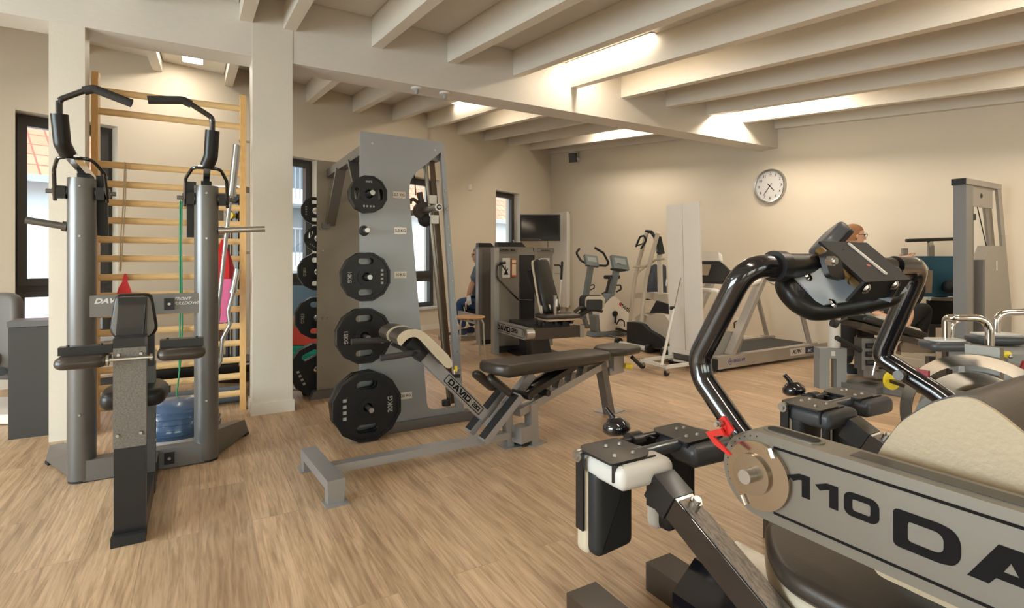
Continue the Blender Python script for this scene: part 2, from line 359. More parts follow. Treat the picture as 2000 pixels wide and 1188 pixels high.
# joists (near and far side), girder, columns
def joist(x, y0, y1, w=JW):
    m = MB(); ya, yb = y0, y1
    m.add([(x, ya, zc(ya)-.226), (x+w, ya, zc(ya)-.226), (x+w, yb, zc(yb)-.226), (x, yb, zc(yb)-.226), (x, ya, zc(ya)+.012), (x+w, ya, zc(ya)+.012), (x+w, yb, zc(yb)+.012), (x, yb, zc(yb)+.012)],
          [(3, 2, 1, 0), (4, 5, 6, 7), (0, 1, 5, 4), (1, 2, 6, 5), (2, 3, 7, 6), (3, 0, 4, 7)], bev=.004, seg=1)
    struct(m, 'ceiling_beam', beamm)
for x in JX: joist(x, YB, 4.096); joist(x, 4.336, yw(x)+.02)
joist(6.185, YB, 4.096, .075); joist(6.185, 4.336, yw(6.2)+.02, .075)
m = MB(); m.box(((XL+6.262)/2, 4.216, 2.487+.235), (6.262-XL, .24, .47), bev=.005, seg=1); struct(m, 'girder_beam', beamg)
def column(x0, x1, y0, y1, z1, base=True):
    m = MB(); m.box(((x0+x1)/2, (y0+y1)/2, z1/2), (x1-x0, y1-y0, z1), bev=.006, seg=1)
    struct(m, 'column', beamm)
    if base:
        m = MB(); m.box(((x0+x1)/2, (y0+y1)/2, .04), (x1-x0+.024, y1-y0+.024, .08), bev=.003, seg=1); struct(m, 'baseboard_column', basem)
column(.315, .573, 4.091, 4.341, 2.944); column(-.769, -.6, 4.096, 4.256, 2.487, False)
# window wall with four tall windows
WIN = [(1.026, 1.751), (3.163, 3.888), (5.31, 6.035), (7.457, 8.183)]; WZ0, WZ1, RV = .335, 2.352, .15
m = MB(); e = [-3.2] + [q for w_ in WIN for q in w_] + [9.6]
FWm = frame(W0, WD)
for i in range(0, len(e)-1, 2): m.box(((e[i]+e[i+1])/2, .175, 1.9), (e[i+1]-e[i], .35, 3.9), FWm)
for a, b in WIN:
    m.box(((a+b)/2, .175, WZ0/2), (b-a, .35, WZ0), FWm); m.box(((a+b)/2, .175, (WZ1+3.85)/2), (b-a, .35, 3.85-WZ1), FWm)
struct(m, 'wall_window', wallm)
darkst = mat('dark_stone_sill', (.05, .05, .055), .3); lightst = mat('light_stone_sill', (.62, .62, .62), .25)
for i, (a, b) in enumerate(WIN):
    w = b-a; cx = (a+b)/2; y = RV+.035
    root = thing('window_%d' % (i+1), None, None, W0 + WD*cx + V((0, 0, 0)), WA); root['kind'] = 'structure'
    m = MB(); F = FWm
    def fr(m, x0, x1, z0, z1, t, d, y): 
        m.box(((x0+x1)/2, y, z1-t/2), (x1-x0, d, t), F, .003, 1); m.box(((x0+x1)/2, y, z0+t/2), (x1-x0, d, t), F, .003, 1)
        for x in (x0+t/2, x1-t/2): m.box((x, y, (z0+z1)/2), (t, d, z1-z0-2*t), F, .003, 1)
    fr(m, a, b, WZ0, WZ1, .05, .07, y); m.box((cx, y, .83), (w-.1, .07, .06), F, .003, 1)
    m.out('window_frame', anthr, root)
    m = MB(); fr(m, a+.035, b-.035, .85, WZ1-.035, .065, .07, y-.02); fr(m, a+.035, b-.035, WZ0+.035, .80, .05, .07, y-.02); m.out('window_sash', anthr, root)
    m = MB(); m.box((cx, y, 1.56), (w-.2, .008, 1.38), F); m.box((cx, y, .6), (w-.17, .008, .36), F); m.out('window_pane', glassm, root)
    m = MB(); m.box((cx, RV/2-.01, WZ0+.004), (w, RV+.05, .03), F, .004, 1); m.out('window_sill', [lightst], root)
    m = MB(); m.mi = 0; m.cyl(FWm @ V((b-.068, y-.055, 1.46)), FWm @ V((b-.068, y-.085, 1.46)), .014, n=12); m.tube([FWm @ V((b-.068, y-.08, 1.46)), FWm @ V((b-.068, y-.09, 1.44)), FWm @ V((b-.068, y-.09, 1.34))], .009, n=8); m.out('window_handle', steel, root)
# clock wall, back wall, left wall
def wallprof(name, pts, d): m = MB(); m.add([V(p) for p in pts]+[V(p)+V(d) for p in pts], [(0, 1, 2, 3), (7, 6, 5, 4), (0, 4, 5, 1), (1, 5, 6, 2), (2, 6, 7, 3), (3, 7, 4, 0)]); struct(m, name, wallm)
wallprof('wall_clock', [(XR, YB-.2, 0), (XR, yw(XR)+.3, 0), (XR, yw(XR)+.3, zc(9.4)+.02), (XR, YB-.2, zc(YB-.2)+.02)], (.2, 0, 0))
m = MB(); yl = yw(XL)+.2
m.prism([(YB-.2, 0), (yl, 0), (yl, zc(5)+.1), (YB-.2, zc(YB-.2)+.02)], .2, Matrix(((0, 0, -1, XL), (1, 0, 0, 0), (0, 1, 0, 0), (0, 0, 0, 1))), [[(0, .4), (0, 2.2), (3.2, 2.2), (3.2, .4)]]); struct(m, 'wall_left', wallm)
m = MB()
for z in (.43, 2.17): m.box((XL-.1, 1.6, z), (.06, 3.2, .06))
for y_ in (.03, 1.08, 2.12, 3.17): m.box((XL-.1, y_, 1.3), (.06, .06, 1.68))
o = struct(m, 'window_8', anthr); m = MB(); m.box((XL-.1, 1.6, 1.3), (.006, 3.1, 1.7)); m.out('window_pane', glassm, o)
m = MB(); e = [XL, -3.4, -1.8, -.9, 1.3, 2.1, 4.3, XR]; zt = zc(YB)+.03
for i in range(0, 8, 2): m.box(((e[i]+e[i+1])/2, YB-.1, zt/2), (e[i+1]-e[i], .2, zt))
for i in (1, 3, 5): m.box(((e[i]+e[i+1])/2, YB-.1, .2), (e[i+1]-e[i], .2, .4)); m.box(((e[i]+e[i+1])/2, YB-.1, (1.95+zt)/2), (e[i+1]-e[i], .2, zt-1.95))
struct(m, 'wall_back', wallm)
for k, i in enumerate((1, 3, 5)):
    m = MB(); x0, x1 = e[i], e[i+1]; y = YB-.08
    for z in (.43, 1.92): m.box(((x0+x1)/2, y, z), (x1-x0, .06, .06))
    for x in (x0+.03, (x0+x1)/2, x1-.03): m.box((x, y, 1.175), (.06, .06, 1.43))
    o = struct(m, 'window_%d' % (k+5), anthr); m = MB(); m.box(((x0+x1)/2, y, 1.175), (x1-x0-.1, .006, 1.45)); m.out('window_pane', glassm, o)
# baseboards
m = MB(); m.box((3.2, -.008, .04), (12.6, .016, .08), FWm, .003, 1); struct(m, 'baseboard_window', basem)
m = MB(); m.box((XR-.008, (YB+9.1)/2, .04), (.016, 9.1-YB, .08), bev=.003, seg=1); struct(m, 'baseboard_clock', basem)
# ceiling light panels
diff = mat('light_diffuser', (1, 1, 1), .5, emit=(1, .93, .82, 9))
for k, (a, b) in enumerate(PANELS):
    lab = {0: 'long glowing ceiling panel between the beams on the near side of the girder', 1: 'short looking glowing ceiling panel beyond the girder near the two motion sensors',
           4: 'glowing square looking ceiling panel above the wooden wall bars'}.get(k, 'recessed ceiling panel hidden between the deep beams')
    t = thing('ceiling_light', lab, 'ceiling light', (a, b, PANELZ(b, a)), 0, 'recessed ceiling panels')
    t.rotation_euler = (SLOPE, 0, 0); t.matrix_basis = Matrix.Translation((a, b, PANELZ(b, a))) @ Matrix.Rotation(SLOPE, 4, 'X')
    for n_, f_ in (('diffuser', lambda m: m.box((0, 0, .0), (.172, 1.08, .006))), ('panel_frame', lambda m: [m.box((s*.093, 0, 0), (.014, 1.12, .01)) for s in (-1, 1)] + [m.box((0, s*.55, 0), (.2, .02, .01)) for s in (-1, 1)])):
        m = MB(); f_(m); m.out(n_, diff if n_ == 'diffuser' else ceilm, t, local=True)
# ================================================================ WALL BARS
pine = mat('varnished_pine', (.72, .43, .16), .4, bump=.05, bscale=30, var=.12, stretch=(6, 6, .6), coat=.2)
pineh = mat('varnished_pine_rung', (.76, .51, .24), .4, bump=.05, bscale=30, var=.1, stretch=(.6, 8, 8), coat=.2)
WBB = 4.284
t = thing('wall_bars', 'tall pine wall bars standing between the two white columns', 'wall bars', (-.157, WBB, 0))
for x, hh in ((-.58, 2.29), (.269, 2.27)):
    m = MB(); m.prism([(0, 0), (.095, 0), (.095, hh-.0), (.07, hh), (.03, hh), (0, hh-.06)], .036, frame((x-.018, WBB, 0), (0, 1, 0), y=(0, 0, 1)), bev=.006); m.out('upright', pine, t)
RUNG = [2.169, 2.037, 1.696, 1.572, 1.451, 1.334, 1.209, 1.086, .964, .844, .724, .603, .481, .361, .244, .119]
for z in RUNG:
    m = MB(); vs = []
    f = frame((-.57, WBB+.03, z), (1, 0, 0)); n = 14
    for x in (0, .828): vs += [(x, .017*cos(2*pi*i/n), .022*sin(2*pi*i/n)) for i in range(n)]
    m.add(vs, [(i, (i+1) % n, n+(i+1) % n, n+i) for i in range(n)], f); m.out('rung', pineh, t)
for z in (1.94, 1.13, .32):
    m = MB(); m.cyl((.287, WBB+.05, z), (.318, WBB+.05, z), .008, n=10); m.cyl((.245, WBB+.05, z), (.252, WBB+.05, z), .012, n=10); m.out('wall_bolt', steel, t)
def ribbon(name, label, cat, pts, w, m_, thick=.002, side=(1, 0, 0), group=None):
    mb = MB(); pts = [V(p) for p in pts]; s = V(side).normalized()
    ws = w if isinstance(w, list) else [w]*len(pts)
    q = [p - s*a/2 for p, a in zip(pts, ws)] + [p + s*a/2 for p, a in zip(pts[::-1], ws[::-1])]
    rings = []
    for i, p in enumerate(pts):
        d = (pts[min(i+1, len(pts)-1)]-pts[max(i-1, 0)]).normalized(); nn = d.cross(s).normalized()*thick/2
        rings.append([p-s*ws[i]/2+nn, p+s*ws[i]/2+nn, p+s*ws[i]/2-nn, p-s*ws[i]/2-nn])
    mb.loft(rings); o = mb.out(name, m_, smooth=60); return tag(o, label, cat, group)
green = mat('green_band', (.02, .26, .11), .5); redb = mat('red_band', (.65, .015, .02), .45); pink = mat('pink_band', (.85, .18, .38), .5); beige = mat('beige_cord', (.52, .42, .28), .7)
B1 = WBB-.01
P = lambda px, py, b=B1: onb(px, py, b)
mb = MB(); g0 = P(353, 393); mb.tube([P(352, 395), P(353, 392), P(355, 395), P(354, 470), P(355, 560), P(356, 640), P(353, 700), P(350, 730), P(343, 785), P(341, 799)], .005, n=8); mb.tube([P(352, 395), P(351, 480), P(352, 560), P(351, 640), P(350, 720)], .005, n=8)
tag(mb.out('resistance_band', green), 'long green rubber band hanging down over the wall bar rungs', 'resistance band')
mb = MB(); mb.tube([P(239, 430), P(243, 340), P(244, 316), P(246, 330), P(245, 400), P(240, 470), P(236, 530)], .0035, n=6); mb.tube([P(244, 318), P(241, 400), P(236, 460), P(234, 530)], .0035, n=6)
tag(mb.out('cord_loop', beige), 'thin beige cord loop hanging from an upper rung of the wall bars', 'cord')
ribbon('exercise_band', 'short red exercise band knotted over a middle rung of the wall bars', 'exercise band', [P(245, 535), P(245, 541), P(244, 551), P(243, 562), P(243, 574)], [.012, .022, .03, .06, .08], redb, .012)
ribbon('exercise_band', 'wide bright red band draped over rungs beside the chrome bars', 'exercise band', [P(437, 468, WBB-.04), P(435, 490, WBB-.05), P(436, 520, WBB-.05), P(435, 550, WBB-.05), P(432, 580, WBB-.05), P(430, 610, WBB-.05)], [.03, .06, .075, .08, .05, .03], redb, .01)
ribbon('exercise_band', 'dark red band end hanging between straight bar and curl bar', 'exercise band', [P(440, 480, WBB-.03), P(446, 510, WBB-.03), P(451, 535, WBB-.03), P(454, 553, WBB-.03)], [.02, .05, .06, .03], mat('dark_red_band', (.4, .01, .02), .5), .01)
ribbon('exercise_band', 'pink band hanging lowest behind the straight chrome bar', 'exercise band', [P(441, 545, WBB-.07), P(441, 580, WBB-.07), P(438, 610, WBB-.07), P(436, 630, WBB-.07)], [.07, .06, .04, .045], pink, .008)
# chrome bars leaning on the rungs
def slbar(pts, rs, name, label, cat='barbell'):
    mb = MB()
    for (a, b), r in zip(zip(pts[:-1], pts[1:]), rs): mb.cyl(a, b, r, n=14)
    for p, r in zip(pts[1:-1], rs): mb.sphere(p, min(r, rs[-1])*1.02, n=12)
    return tag(mb.out(name, mat('worn_chrome', (.42, .41, .40), .3, .95)), label, cat)
q = [P(463, 283, 4.10), P(453, 374, 4.12), P(452, 383, 4.12), P(450, 385, 4.12), P(425, 615, 4.15), P(409, 770, 4.02)]
slbar(q, [.024, .030, .02, .0135, .0135], 'olympic_bar', 'straight chrome bar leaning on the wall bars behind the grey column')
q = [P(464, 526, 4.14), P(456, 567, 4.13), P(455, 572, 4.13), P(446, 607, 4.12), P(449, 634, 4.12), P(434, 663, 4.12), P(431, 705, 4.11), P(412, 742, 4.10), P(408, 790, 4.03)]
slbar(q, [.021, .028, .0125, .0125, .0125, .0125, .0125, .0125], 'curl_bar', 'cranked chrome curl bar leaning on the wall bars below the pink band')
# ================================================================ PULL-DOWN MACHINE
t = thing('pulldown_machine', 'grey two-column front pulldown machine with black seat before the wall bars', 'pulldown machine', (-.233, 3.315, 0))
AL, AR, BC = -.4975, .031, 3.315
for a in (AL, AR):
    m = MB(); m.lathe([(.0565, .012), (.0575, .016), (.0575, 1.472), (.055, 1.472), (.055, 1.465), (0, 1.465)], Matrix.Translation((a, BC, 0)), 40); c = m.out('column', silver, t)
    m = MB(); m.cyl((a, BC, 0), (a, BC, .014), .054, n=32); m.out('floor_plug', rubber, c)
    m = MB()
    for z in (1.43, 1.19, .33): m.cyl((a, BC-.056, z), (a, BC-.062, z), .007, .005, n=12)
    m.out('bolt', steel, c)
m = MB(); m.box(((AL+AR)/2, 3.295, .849), (AR-AL, .05, .105), bev=.008); cb = m.out('crossbeam', silver, t)
lg = mat('pale_grey_lettering', (.62, .61, .60), .5)
F = frame((-.385, 3.2695, .873), (1, 0, 0), y=(0, 0, 1)); text('DAVID', F, .034, lg, cb, bold=.0012, sx=1.15, shear=.3)
text('C', frame((-.345, 3.2695, .84), (1, 0, 0), y=(0, 0, 1)), .03, lg, cb, bold=.0012, sx=1.15, shear=.3)
text('FRONT', frame((-.078, 3.2695, .873), (1, 0, 0), y=(0, 0, 1)), .022, lg, cb, bold=.0006, shear=.3); text('PULLDOWN', frame((-.058, 3.2695, .850), (1, 0, 0), y=(0, 0, 1)), .022, lg, cb, bold=.0006, shear=.3)
m = MB(); m.box(((AL+AR)/2, 3.3, .055), (AR-AL, .075, .1), bev=.006); m.out('base_beam', silver, t)
for a, e in ((AL, (-.672, 3.70)), (AR, (.23, 3.695))):
    p0, p1 = V((a, BC, 0)), V((*e, 0)); m = MB(); L = (p1-p0).length; F = frame(p0, p1-p0); w = .036
    m.add([(0, -w, .012), (L, -w, .012), (L, w, .012), (0, w, .012), (0, -w, .15), (L-.04, -w*.8, .1), (L-.04, w*.8, .1), (0, w, .15)], [(3, 2, 1, 0), (4, 5, 6, 7), (0, 1, 5, 4), (1, 2, 6, 5), (2, 3, 7, 6), (3, 0, 4, 7)], F, bev=.006); ft = m.out('base_foot', silver, t)
    m = MB(); m.box((L-.03, 0, .007), (.05, .08, .014), F, .003); m.out('rubber_foot', rubber, ft)
for z in (.849, .055):
    m = MB(); m.box((-.135, 3.262, z), (.045, .012, .06), bev=.003); pl_ = m.out('bracket_plate', black, t); m = MB(); m.cyl((-.135, 3.256, z), (-.135, 3.25, z), .009, .007, n=12); m.out('bolt', steel, pl_)
# posts
m = MB(); m.box((-.23, 2.52, .20), (.101, .05, .36), bev=.004); fp = m.out('front_post', black, t)
m = MB(); m.box((-.23, 2.52, .55), (.104, .056, .38), bev=.004); m.out('worn_steel_sleeve', mat('worn_steel', (.20, .19, .175), .5, .7, bump=.3, bscale=180, var=.25), t)
m = MB(); m.bolts([(-.268, 2.491, .41), (-.195, 2.491, .41), (-.265, 2.491, .715), (-.195, 2.491, .715)], (0, -1, 0), .008, .006); m.out('bolt', steel, fp)
m = MB(); m.box((-.233, 2.50, .018), (.108, .075, .036), bev=.006); m.out('rubber_foot', rubber, t)
m = MB(); m.box((-.225, 2.99, .30), (.095, .07, .60), bev=.004); sp = m.out('seat_post', mat('gunmetal', (.09, .088, .085), .4, .5), t)
m = MB(); m.bolts([(-.1775, 2.97, .66), (-.1775, 2.97, .24)], (1, 0, 0)); m.out('bolt', steel, sp)
m = MB(); m.box((-.225, 2.97, .66), (.09, .05, .14), bev=.004); m.out('adjusting_slide', black, t)
m = MB(); m.bar((-.22, 2.53, .055), (-.22, 3.27, .055), .08, .09, bev=.004); m.out('floor_rail', black, t)
F = Matrix.Translation((-.235, 2.93, .435)); m = MB(); cushion(m, F, roundpoly([(-.13, -.14), (.10, -.14), (.115, .05), (.08, .16), (-.10, .16), (-.14, .05)], .05), .075, .03); m.out('seat', leather, t)
# head pad seen from behind
F = frame((-.231, 2.63, .845), (1, 0, 0), y=(0, -.05, 1)); m = MB(); o_ = roundpoly([(-.062, .092), (.062, .092), (.082, -.06), (.06, -.092), (-.06, -.092), (-.082, -.06)], .025)
cushion(m, F @ Matrix.Translation((0, 0, -.055)), o_, .045, .016); bp_ = m.out('head_pad', leather, t)
m = MB(); m.prism([(x*.88, y*.9) for x, y in o_], .012, F @ Matrix.Translation((0, 0, -.014)), bev=.002); m.out('felt_backing', mat('grey_felt', (.30, .29, .27), .9, bump=.4, bscale=300), bp_)
m = MB(); m.prism(roundpoly([(-.045, .082), (.048, .082), (.044, -.075), (-.056, -.075)], .006), .02, F, bev=.003); m.out('mounting_plate', mat('smoky_plate', (.05, .045, .04), .25), bp_)
m = MB(); m.box((0, .068, .026), (.092, .028, .012), F, .002); m.cyl(F @ V((0, .07, .03)), F @ V((0, .07, .038)), .008, n=10); m.cyl(F @ V((.042, .05, .024)), F @ V((.034, -.07, .024)), .003, n=8); m.out('clamp', black, bp_)
m = MB(); m.box((-.233, 2.56, .745), (.1, .13, .06), bev=.004); m.out('pad_carrier', black, t)
m = MB(); m.cyl((-.305, 2.475, .70), (-.155, 2.475, .70), .007, n=12); m.cyl((-.30, 2.475, .70), (-.292, 2.475, .70), .02, n=16); m.cyl((-.165, 2.475, .70), (-.157, 2.475, .70), .014, n=16); m.out('pivot_axle', steel, t)
for x0, x1, z, s in ((-.455, -.293, .70, -1), (-.145, .022, .705, 1)):
    cx = (x0+x1)/2; m = MB(); cushion(m, Matrix.Translation((cx, 2.52, z-.024)), roundpoly([(-(x1-x0)/2, -.07), ((x1-x0)/2, -.07), ((x1-x0)/2, .09), (-(x1-x0)/2, .09)], .045), .045, .022); pd = m.out('thigh_pad', brownv, t)
    m = MB(); m.bar((cx-.075*1-.0*s, 2.55, z+.036), (cx+.085 if s < 0 else cx+.075, 2.55, z+.036), .05, .03, bev=.003); m.bolts([(cx-.05, 2.55, z+.05), (cx+.05, 2.55, z+.05)], (0, 0, 1), .006, .007); m.out('pad_bracket', black, pd)
# weight horns on the columns
for a, s, e in ((AL, -1, (-.705, 1.262)), (AR, 1, (.318, 1.252))):
    m = MB(); p0, p1 = V((a+s*.056, BC, 1.236)), V((e[0], BC, e[1])); m.cyl(p0, p1, .0165, n=20, bev=.002); m.cyl(p0, p0+(p1-p0)*.12, .024, n=20); m.out('weight_horn', steel if s > 0 else mat('dark_steel', (.16, .155, .15), .35, .8), t)
# press levers
for a, s in ((AL, 1), (AR, -1)):
    m = MB(); m.cyl((a-.11, BC, 1.405), (a+.11, BC, 1.405), .024, n=20); m.cyl((a-.135, BC, 1.405), (a+.135, BC, 1.405), .011, n=14); m.out('pivot_tube', silver, t)
    [MB().box((a+q_, BC-.01, 1.40), (.035, .05, .06), bev=.003).out('stop_block', black, t) for q_ in (-.075, .075)]
    m = MB(); m.bar((a, 3.62, 1.50), (a, 3.02, 1.545), .03, .045, bev=.008); lv = m.out('lever', chrome, t)
    m = MB(); m.box((a+.0, 3.42, 1.475), (.05, .14, .06), bev=.008); m.out('bumper', rubber, lv)
    m = MB(); m.tube([(a-.1, BC-.01, 1.36), (a-.095, BC-.06, 1.50), (a-.06, 3.14, 1.545), (a+.06, 3.14, 1.545), (a+.095, BC-.06, 1.50), (a+.1, BC-.01, 1.36)], .0085, n=10, fil=.04); m.out('fork', blackg, lv)
    m = MB(); m.bar((a+s*.07, BC+.06, 1.5), (a+s*.07, BC+.10, 1.2), .045, .014, up=(0, 1, 0), bev=.003); m.out('link_blade', black, lv)
    m = MB(); m.tube([(a, 3.0, 1.535), (a-s*.015, 2.975, 1.575), (a-s*.022, 2.955, 1.70)], .031, n=18, fil=.03); m.out('foam_sleeve', leather, lv)
    m = MB(); g = [(a-s*.022, 2.955, 1.68), (a-s*.022, 2.95, 1.76), (a+s*.07, 2.93, 1.81), (a+s*.10, 2.925, 1.815)]; m.tube(g, .0125, n=14, fil=.03); m.out('handle_tube', blackg, lv)
    m = MB(); m.tube([(a+s*.065, 2.93, 1.807), (a+s*.10, 2.925, 1.82), (a+s*.235, 2.92, 1.775 if s > 0 else 1.80)], .0185, n=16, fil=.03); m.out('foam_grip', grip, lv)
# ================================================================ LEFT: BOX, CHAIR
ant = mat('anthracite_laminate', (.035, .033, .031), .5, bump=.05, bscale=200)
t = thing('cabinet_box', 'tall narrow anthracite box standing against the left white column', 'box', (-.9, 4.37, 0))
m = MB(); m.box((-.895, 4.37, .335), (.185, .2, .67), bev=.002, seg=1); m.out('body', ant, t); m = MB(); m.box((-.895, 4.37, .69), (.195, .21, .035), bev=.003, seg=1); m.out('top_plate', mat('anthracite_top', (.10, .10, .105), .35), t)
shell = mat('taupe_shell', (.13, .12, .11), .5)
t = thing('lounge_chair', 'taupe shell chair cut off behind the anthracite box', 'chair', tuple(V((*dep(10, 640, 3.7).xy, 0))))
LC = dep(10, 640, 3.7); LC.z = 0
F = frame(LC+V((0, 0, .62)), RT, y=(0, .1, 1)); m = MB(); cushion(m, F, roundpoly([(-.42, -.36), (.19, -.36), (.13, .23), (-.42, .23)], .09, 6), .09, .035); m.out('backrest', shell, t)
F = frame(LC+V((0, 0, .36))-FW*.1-RT*.1, RT, z=(0, 0, 1)); m = MB(); cushion(m, F, roundpoly([(-.35, -.25), (.16, -.25), (.2, .25), (-.35, .25)], .08), .1, .04); m.out('seat', shell, t)
m = MB(); m.box((0, 0, 0), (.5, .45, .06), frame(LC+V((0, 0, .04)), RT), .01); m.bar(LC+V((0, 0, .06)), LC+V((0, 0, .37)), .12, .12, bev=.01); m.out('pedestal', whitep, t)
m = MB(); m.cyl(dep(3, 726, 3.55), dep(3, 726, 3.5), .03, n=16); m.out('knob', black, t)
# ================================================================ BEHIND THE WALL BARS
blu = mat('slate_blue_rubber', (.05, .10, .19), .22, coat=.4)
t = thing('balance_dome', 'shiny slate blue half ball balance trainer behind the pulldown machine', 'balance trainer', (-.12, 3.83, 0))
m = MB(); m.lathe([(.001, .24), (.08, .235), (.15, .21), (.20, .165), (.228, .11), (.235, .055), (.232, .04)], Matrix.Translation((-.12, 3.83, 0)), 40)
for k in range(5): z = .07+.03*k; r = .236 - max(0, (z-.06))**2*2.4; m.tube([(-.12+(r+.000)*cos(i*pi/18), 3.83+(r+.000)*sin(i*pi/18), z) for i in range(36)], .0022, n=5, closed=True)
m.out('rubber_dome', blu, t, smooth=60); m = MB(); m.lathe([(.22, 0), (.245, .006), (.25, .03), (.238, .045), (0, .045)], Matrix.Translation((-.12, 3.83, 0)), 40); m.out('base_disc', mat('pale_grey_plastic', (.42, .42, .41), .4), t)
t = thing('foam_roller', 'bluish grey foam roller lying on the floor behind the balance dome', 'foam roller', (-.05, 4.62, 0)); m = MB(); m.cyl((-.42, 4.56, .062), (.3, 4.56, .062), .06, n=28, bev=.008); m.out('foam_body', mat('blue_grey_foam', (.13, .17, .22), .6), t)
m = MB(); m.cyl((-.425, 4.56, .062), (-.42, 4.56, .062), .03, n=20); m.out('core', rubber, t)
t = thing('bench_step', 'low black padded bench behind the lower rungs of the wall bars', 'bench', (.05, 4.85, 0)); F = Matrix.Translation((.08, 4.95, .17)); m = MB(); cushion(m, F, rrect(1.0, .3, .03), .09, .02); m.out('pad', leather, t)
for x in (-.3, .47): m = MB(); m.box((x, 4.93, .085), (.2, .26, .17), bev=.008); m.out('leg', rubber, t)
t = thing('exercise_mat', 'black exercise mat on the floor under red dumbbells beyond the wall bars', 'mat', (-.1, 6.0, 0)); m = MB(); m.prism(rrect(.9, .45, .03), .012, rz((-.35, 5.95, .001), 20), bev=.003); m.out('mat_sheet', rubber, t)
def dumbbell(p, ang, L=.2, r=.045, mt=redb, label='', group=None, cat='dumbbell', bar_=steel):
    t = thing('dumbbell', label, cat, (p[0], p[1], 0), R(ang), group); m = MB(); m.cyl((-L*.3, 0, r), (L*.3, 0, r), .013, n=12); m.out('handle', bar_, t, local=True)
    for s in (-1, 1):
        m = MB(); m.cyl((s*L*.22, 0, r), (s*L*.5, 0, r), r, n=8, bev=.006); m.out('weight', mt, t, local=True)
    return t
dumbbell((-.56, 5.86, 0), 10, label='small red dumbbell on the black mat, nearest the pulldown post', group=None); bpy.data.objects[-1] if 0 else None
dumbbell((-.30, 6.0, 0), 60, label='small red dumbbell in the middle of the black mat'); dumbbell((-.06, 5.98, 0), 15, label='small red dumbbell at the column end of the black mat')
for o in list(COL.objects):
    if o.name.startswith('dumbbell'): o.location.z = .013; o.matrix_basis = Matrix.Translation((o.location.x, o.location.y, .013)) @ Matrix.Rotation(o.rotation_euler.z, 4, 'Z')
# grey cable column close to the window wall, seen through the right part of the wall bars
t = thing('cable_column', 'slim grey cable column with black guide rods and yellow pin behind the wall bars', 'cable machine', (.7, 5.5, 0)); m = MB()
C0 = onz(452, 745, 0.); f0 = frame(C0, RT)
m.box((-.20, .1, .85), (.09, .12, 1.7), f0, .008); m.out('post', silverl, t); m = MB()
for x in (-.06, .03): m.box((x, .05, .85), (.022, .03, 1.66), f0, .003)
m.out('guide_rail', black, t); m = MB(); m.box((-.015, .11, .80), (.07, .06, 1.6), f0, .003); m.out('stack_shroud', mat('beige_grey', (.36, .33, .28), .5), t)
m = MB(); m.cyl(f0 @ V((0, .02, 1.475)), f0 @ V((0, -.03, 1.475)), .03, n=20, bev=.004); m.out('pin_knob', yellow, t)
m = MB(); m.cyl(f0 @ V((0, .0, 1.66)), f0 @ V((0, .04, 1.66)), .075, n=24); m.out('pulley', rubber, t); m = MB(); m.box((-.05, .08, .1), (.4, .3, .2), f0, .01); m.out('base_block', ant, t); m = MB(); m.box((-.08, .1, 1.72), (.34, .14, .05), f0, .008); m.out('top_cap', silverl, t)
# ================================================================ SMITH RACK
FB, RBK = 3.28, 4.36
bluesteel = mat('blue_silver_sheet', (.30, .315, .33), .38, .45, bump=.02, bscale=300)
t = thing('plate_rack_machine', 'tall silver guided-bar weight machine hung with black plates', 'weight machine', (1.15, 3.8, 0))
XZ = lambda b: Matrix(((1, 0, 0, 0), (0, 0, -1, b), (0, 1, 0, 0), (0, 0, 0, 1)))        # x,y -> a,z ; z -> -b
out_ = roundpoly([(.84, .06), (.84, 1.857), (1.382, 1.849), (1.53, .06)], [.004, .004, .02, .004])
hole = roundpoly([(1.362, 1.782), (1.19, 1.635), (1.152, 1.58), (1.146, 1.50), (1.27, .10), (1.476, .10)], [.004, .06, .05, .02, .06, .012])[::-1]
m = MB(); m.prism(out_, .03, XZ(FB), [hole]); fp = m.out('front_panel', bluesteel, t)
m = MB(); m.prism([(x-.05 if x < 1 else x, z) for x, z in out_], .03, XZ(RBK+.03), [[(x, z) for x, z in hole]]); rp = m.out('rear_panel', mat('silver_sheet_warm_reflection', (.30, .27, .225), .42, .4), t)  # same steel as the front panel; its warm reflection is put into the colour
m = MB()
for z in [1.53-.118*k for k in range(12)]:
    a = 1.366+.146*(1.849-z)/1.79; m.cyl((a, FB-.03, z), (a, FB-.036, z), .0075, .005, n=10)
for p in ((.91, 1.79), (1.318, 1.79), (1.40, .10), (.9, .1)): m.cyl((p[0], FB-.03, p[1]), (p[0], FB-.035, p[1]), .007, n=10)
m.out('bolts', steel, fp)
m = MB()
for p in ((.83, .25), (.83, .62), (.83, 1.15), (.87, .62), (.82, 1.32)): m.cyl((p[0], RBK, p[1]), (p[0], RBK-.008, p[1]), .009, .006, n=10)
m.out('bolts', steel, rp)
for a0, a1 in ((.86, .92), (1.31, 1.37)): m = MB(); m.box(((a0+a1)/2, (FB+RBK)/2, 1.76), (a1-a0, RBK-FB-.005, .06), bev=.003, seg=1); m.out('top_beam', silver, t)
for b0, z0, b1, z1 in ((3.98, 1.73, 4.33, 1.36), (3.62, 1.73, 3.31, 1.34)):
    m = MB(); m.bar((.885, b0, z0), (.885, b1, z1), .07, .025, up=(0, 1, .4), bev=.002, ext=.01); m.out('gusset_brace', silver, t)
m = MB(); m.box((.85, 4.33, 1.345), (.06, .03, .045), bev=.003); m.out('brace_plate', silver, t)
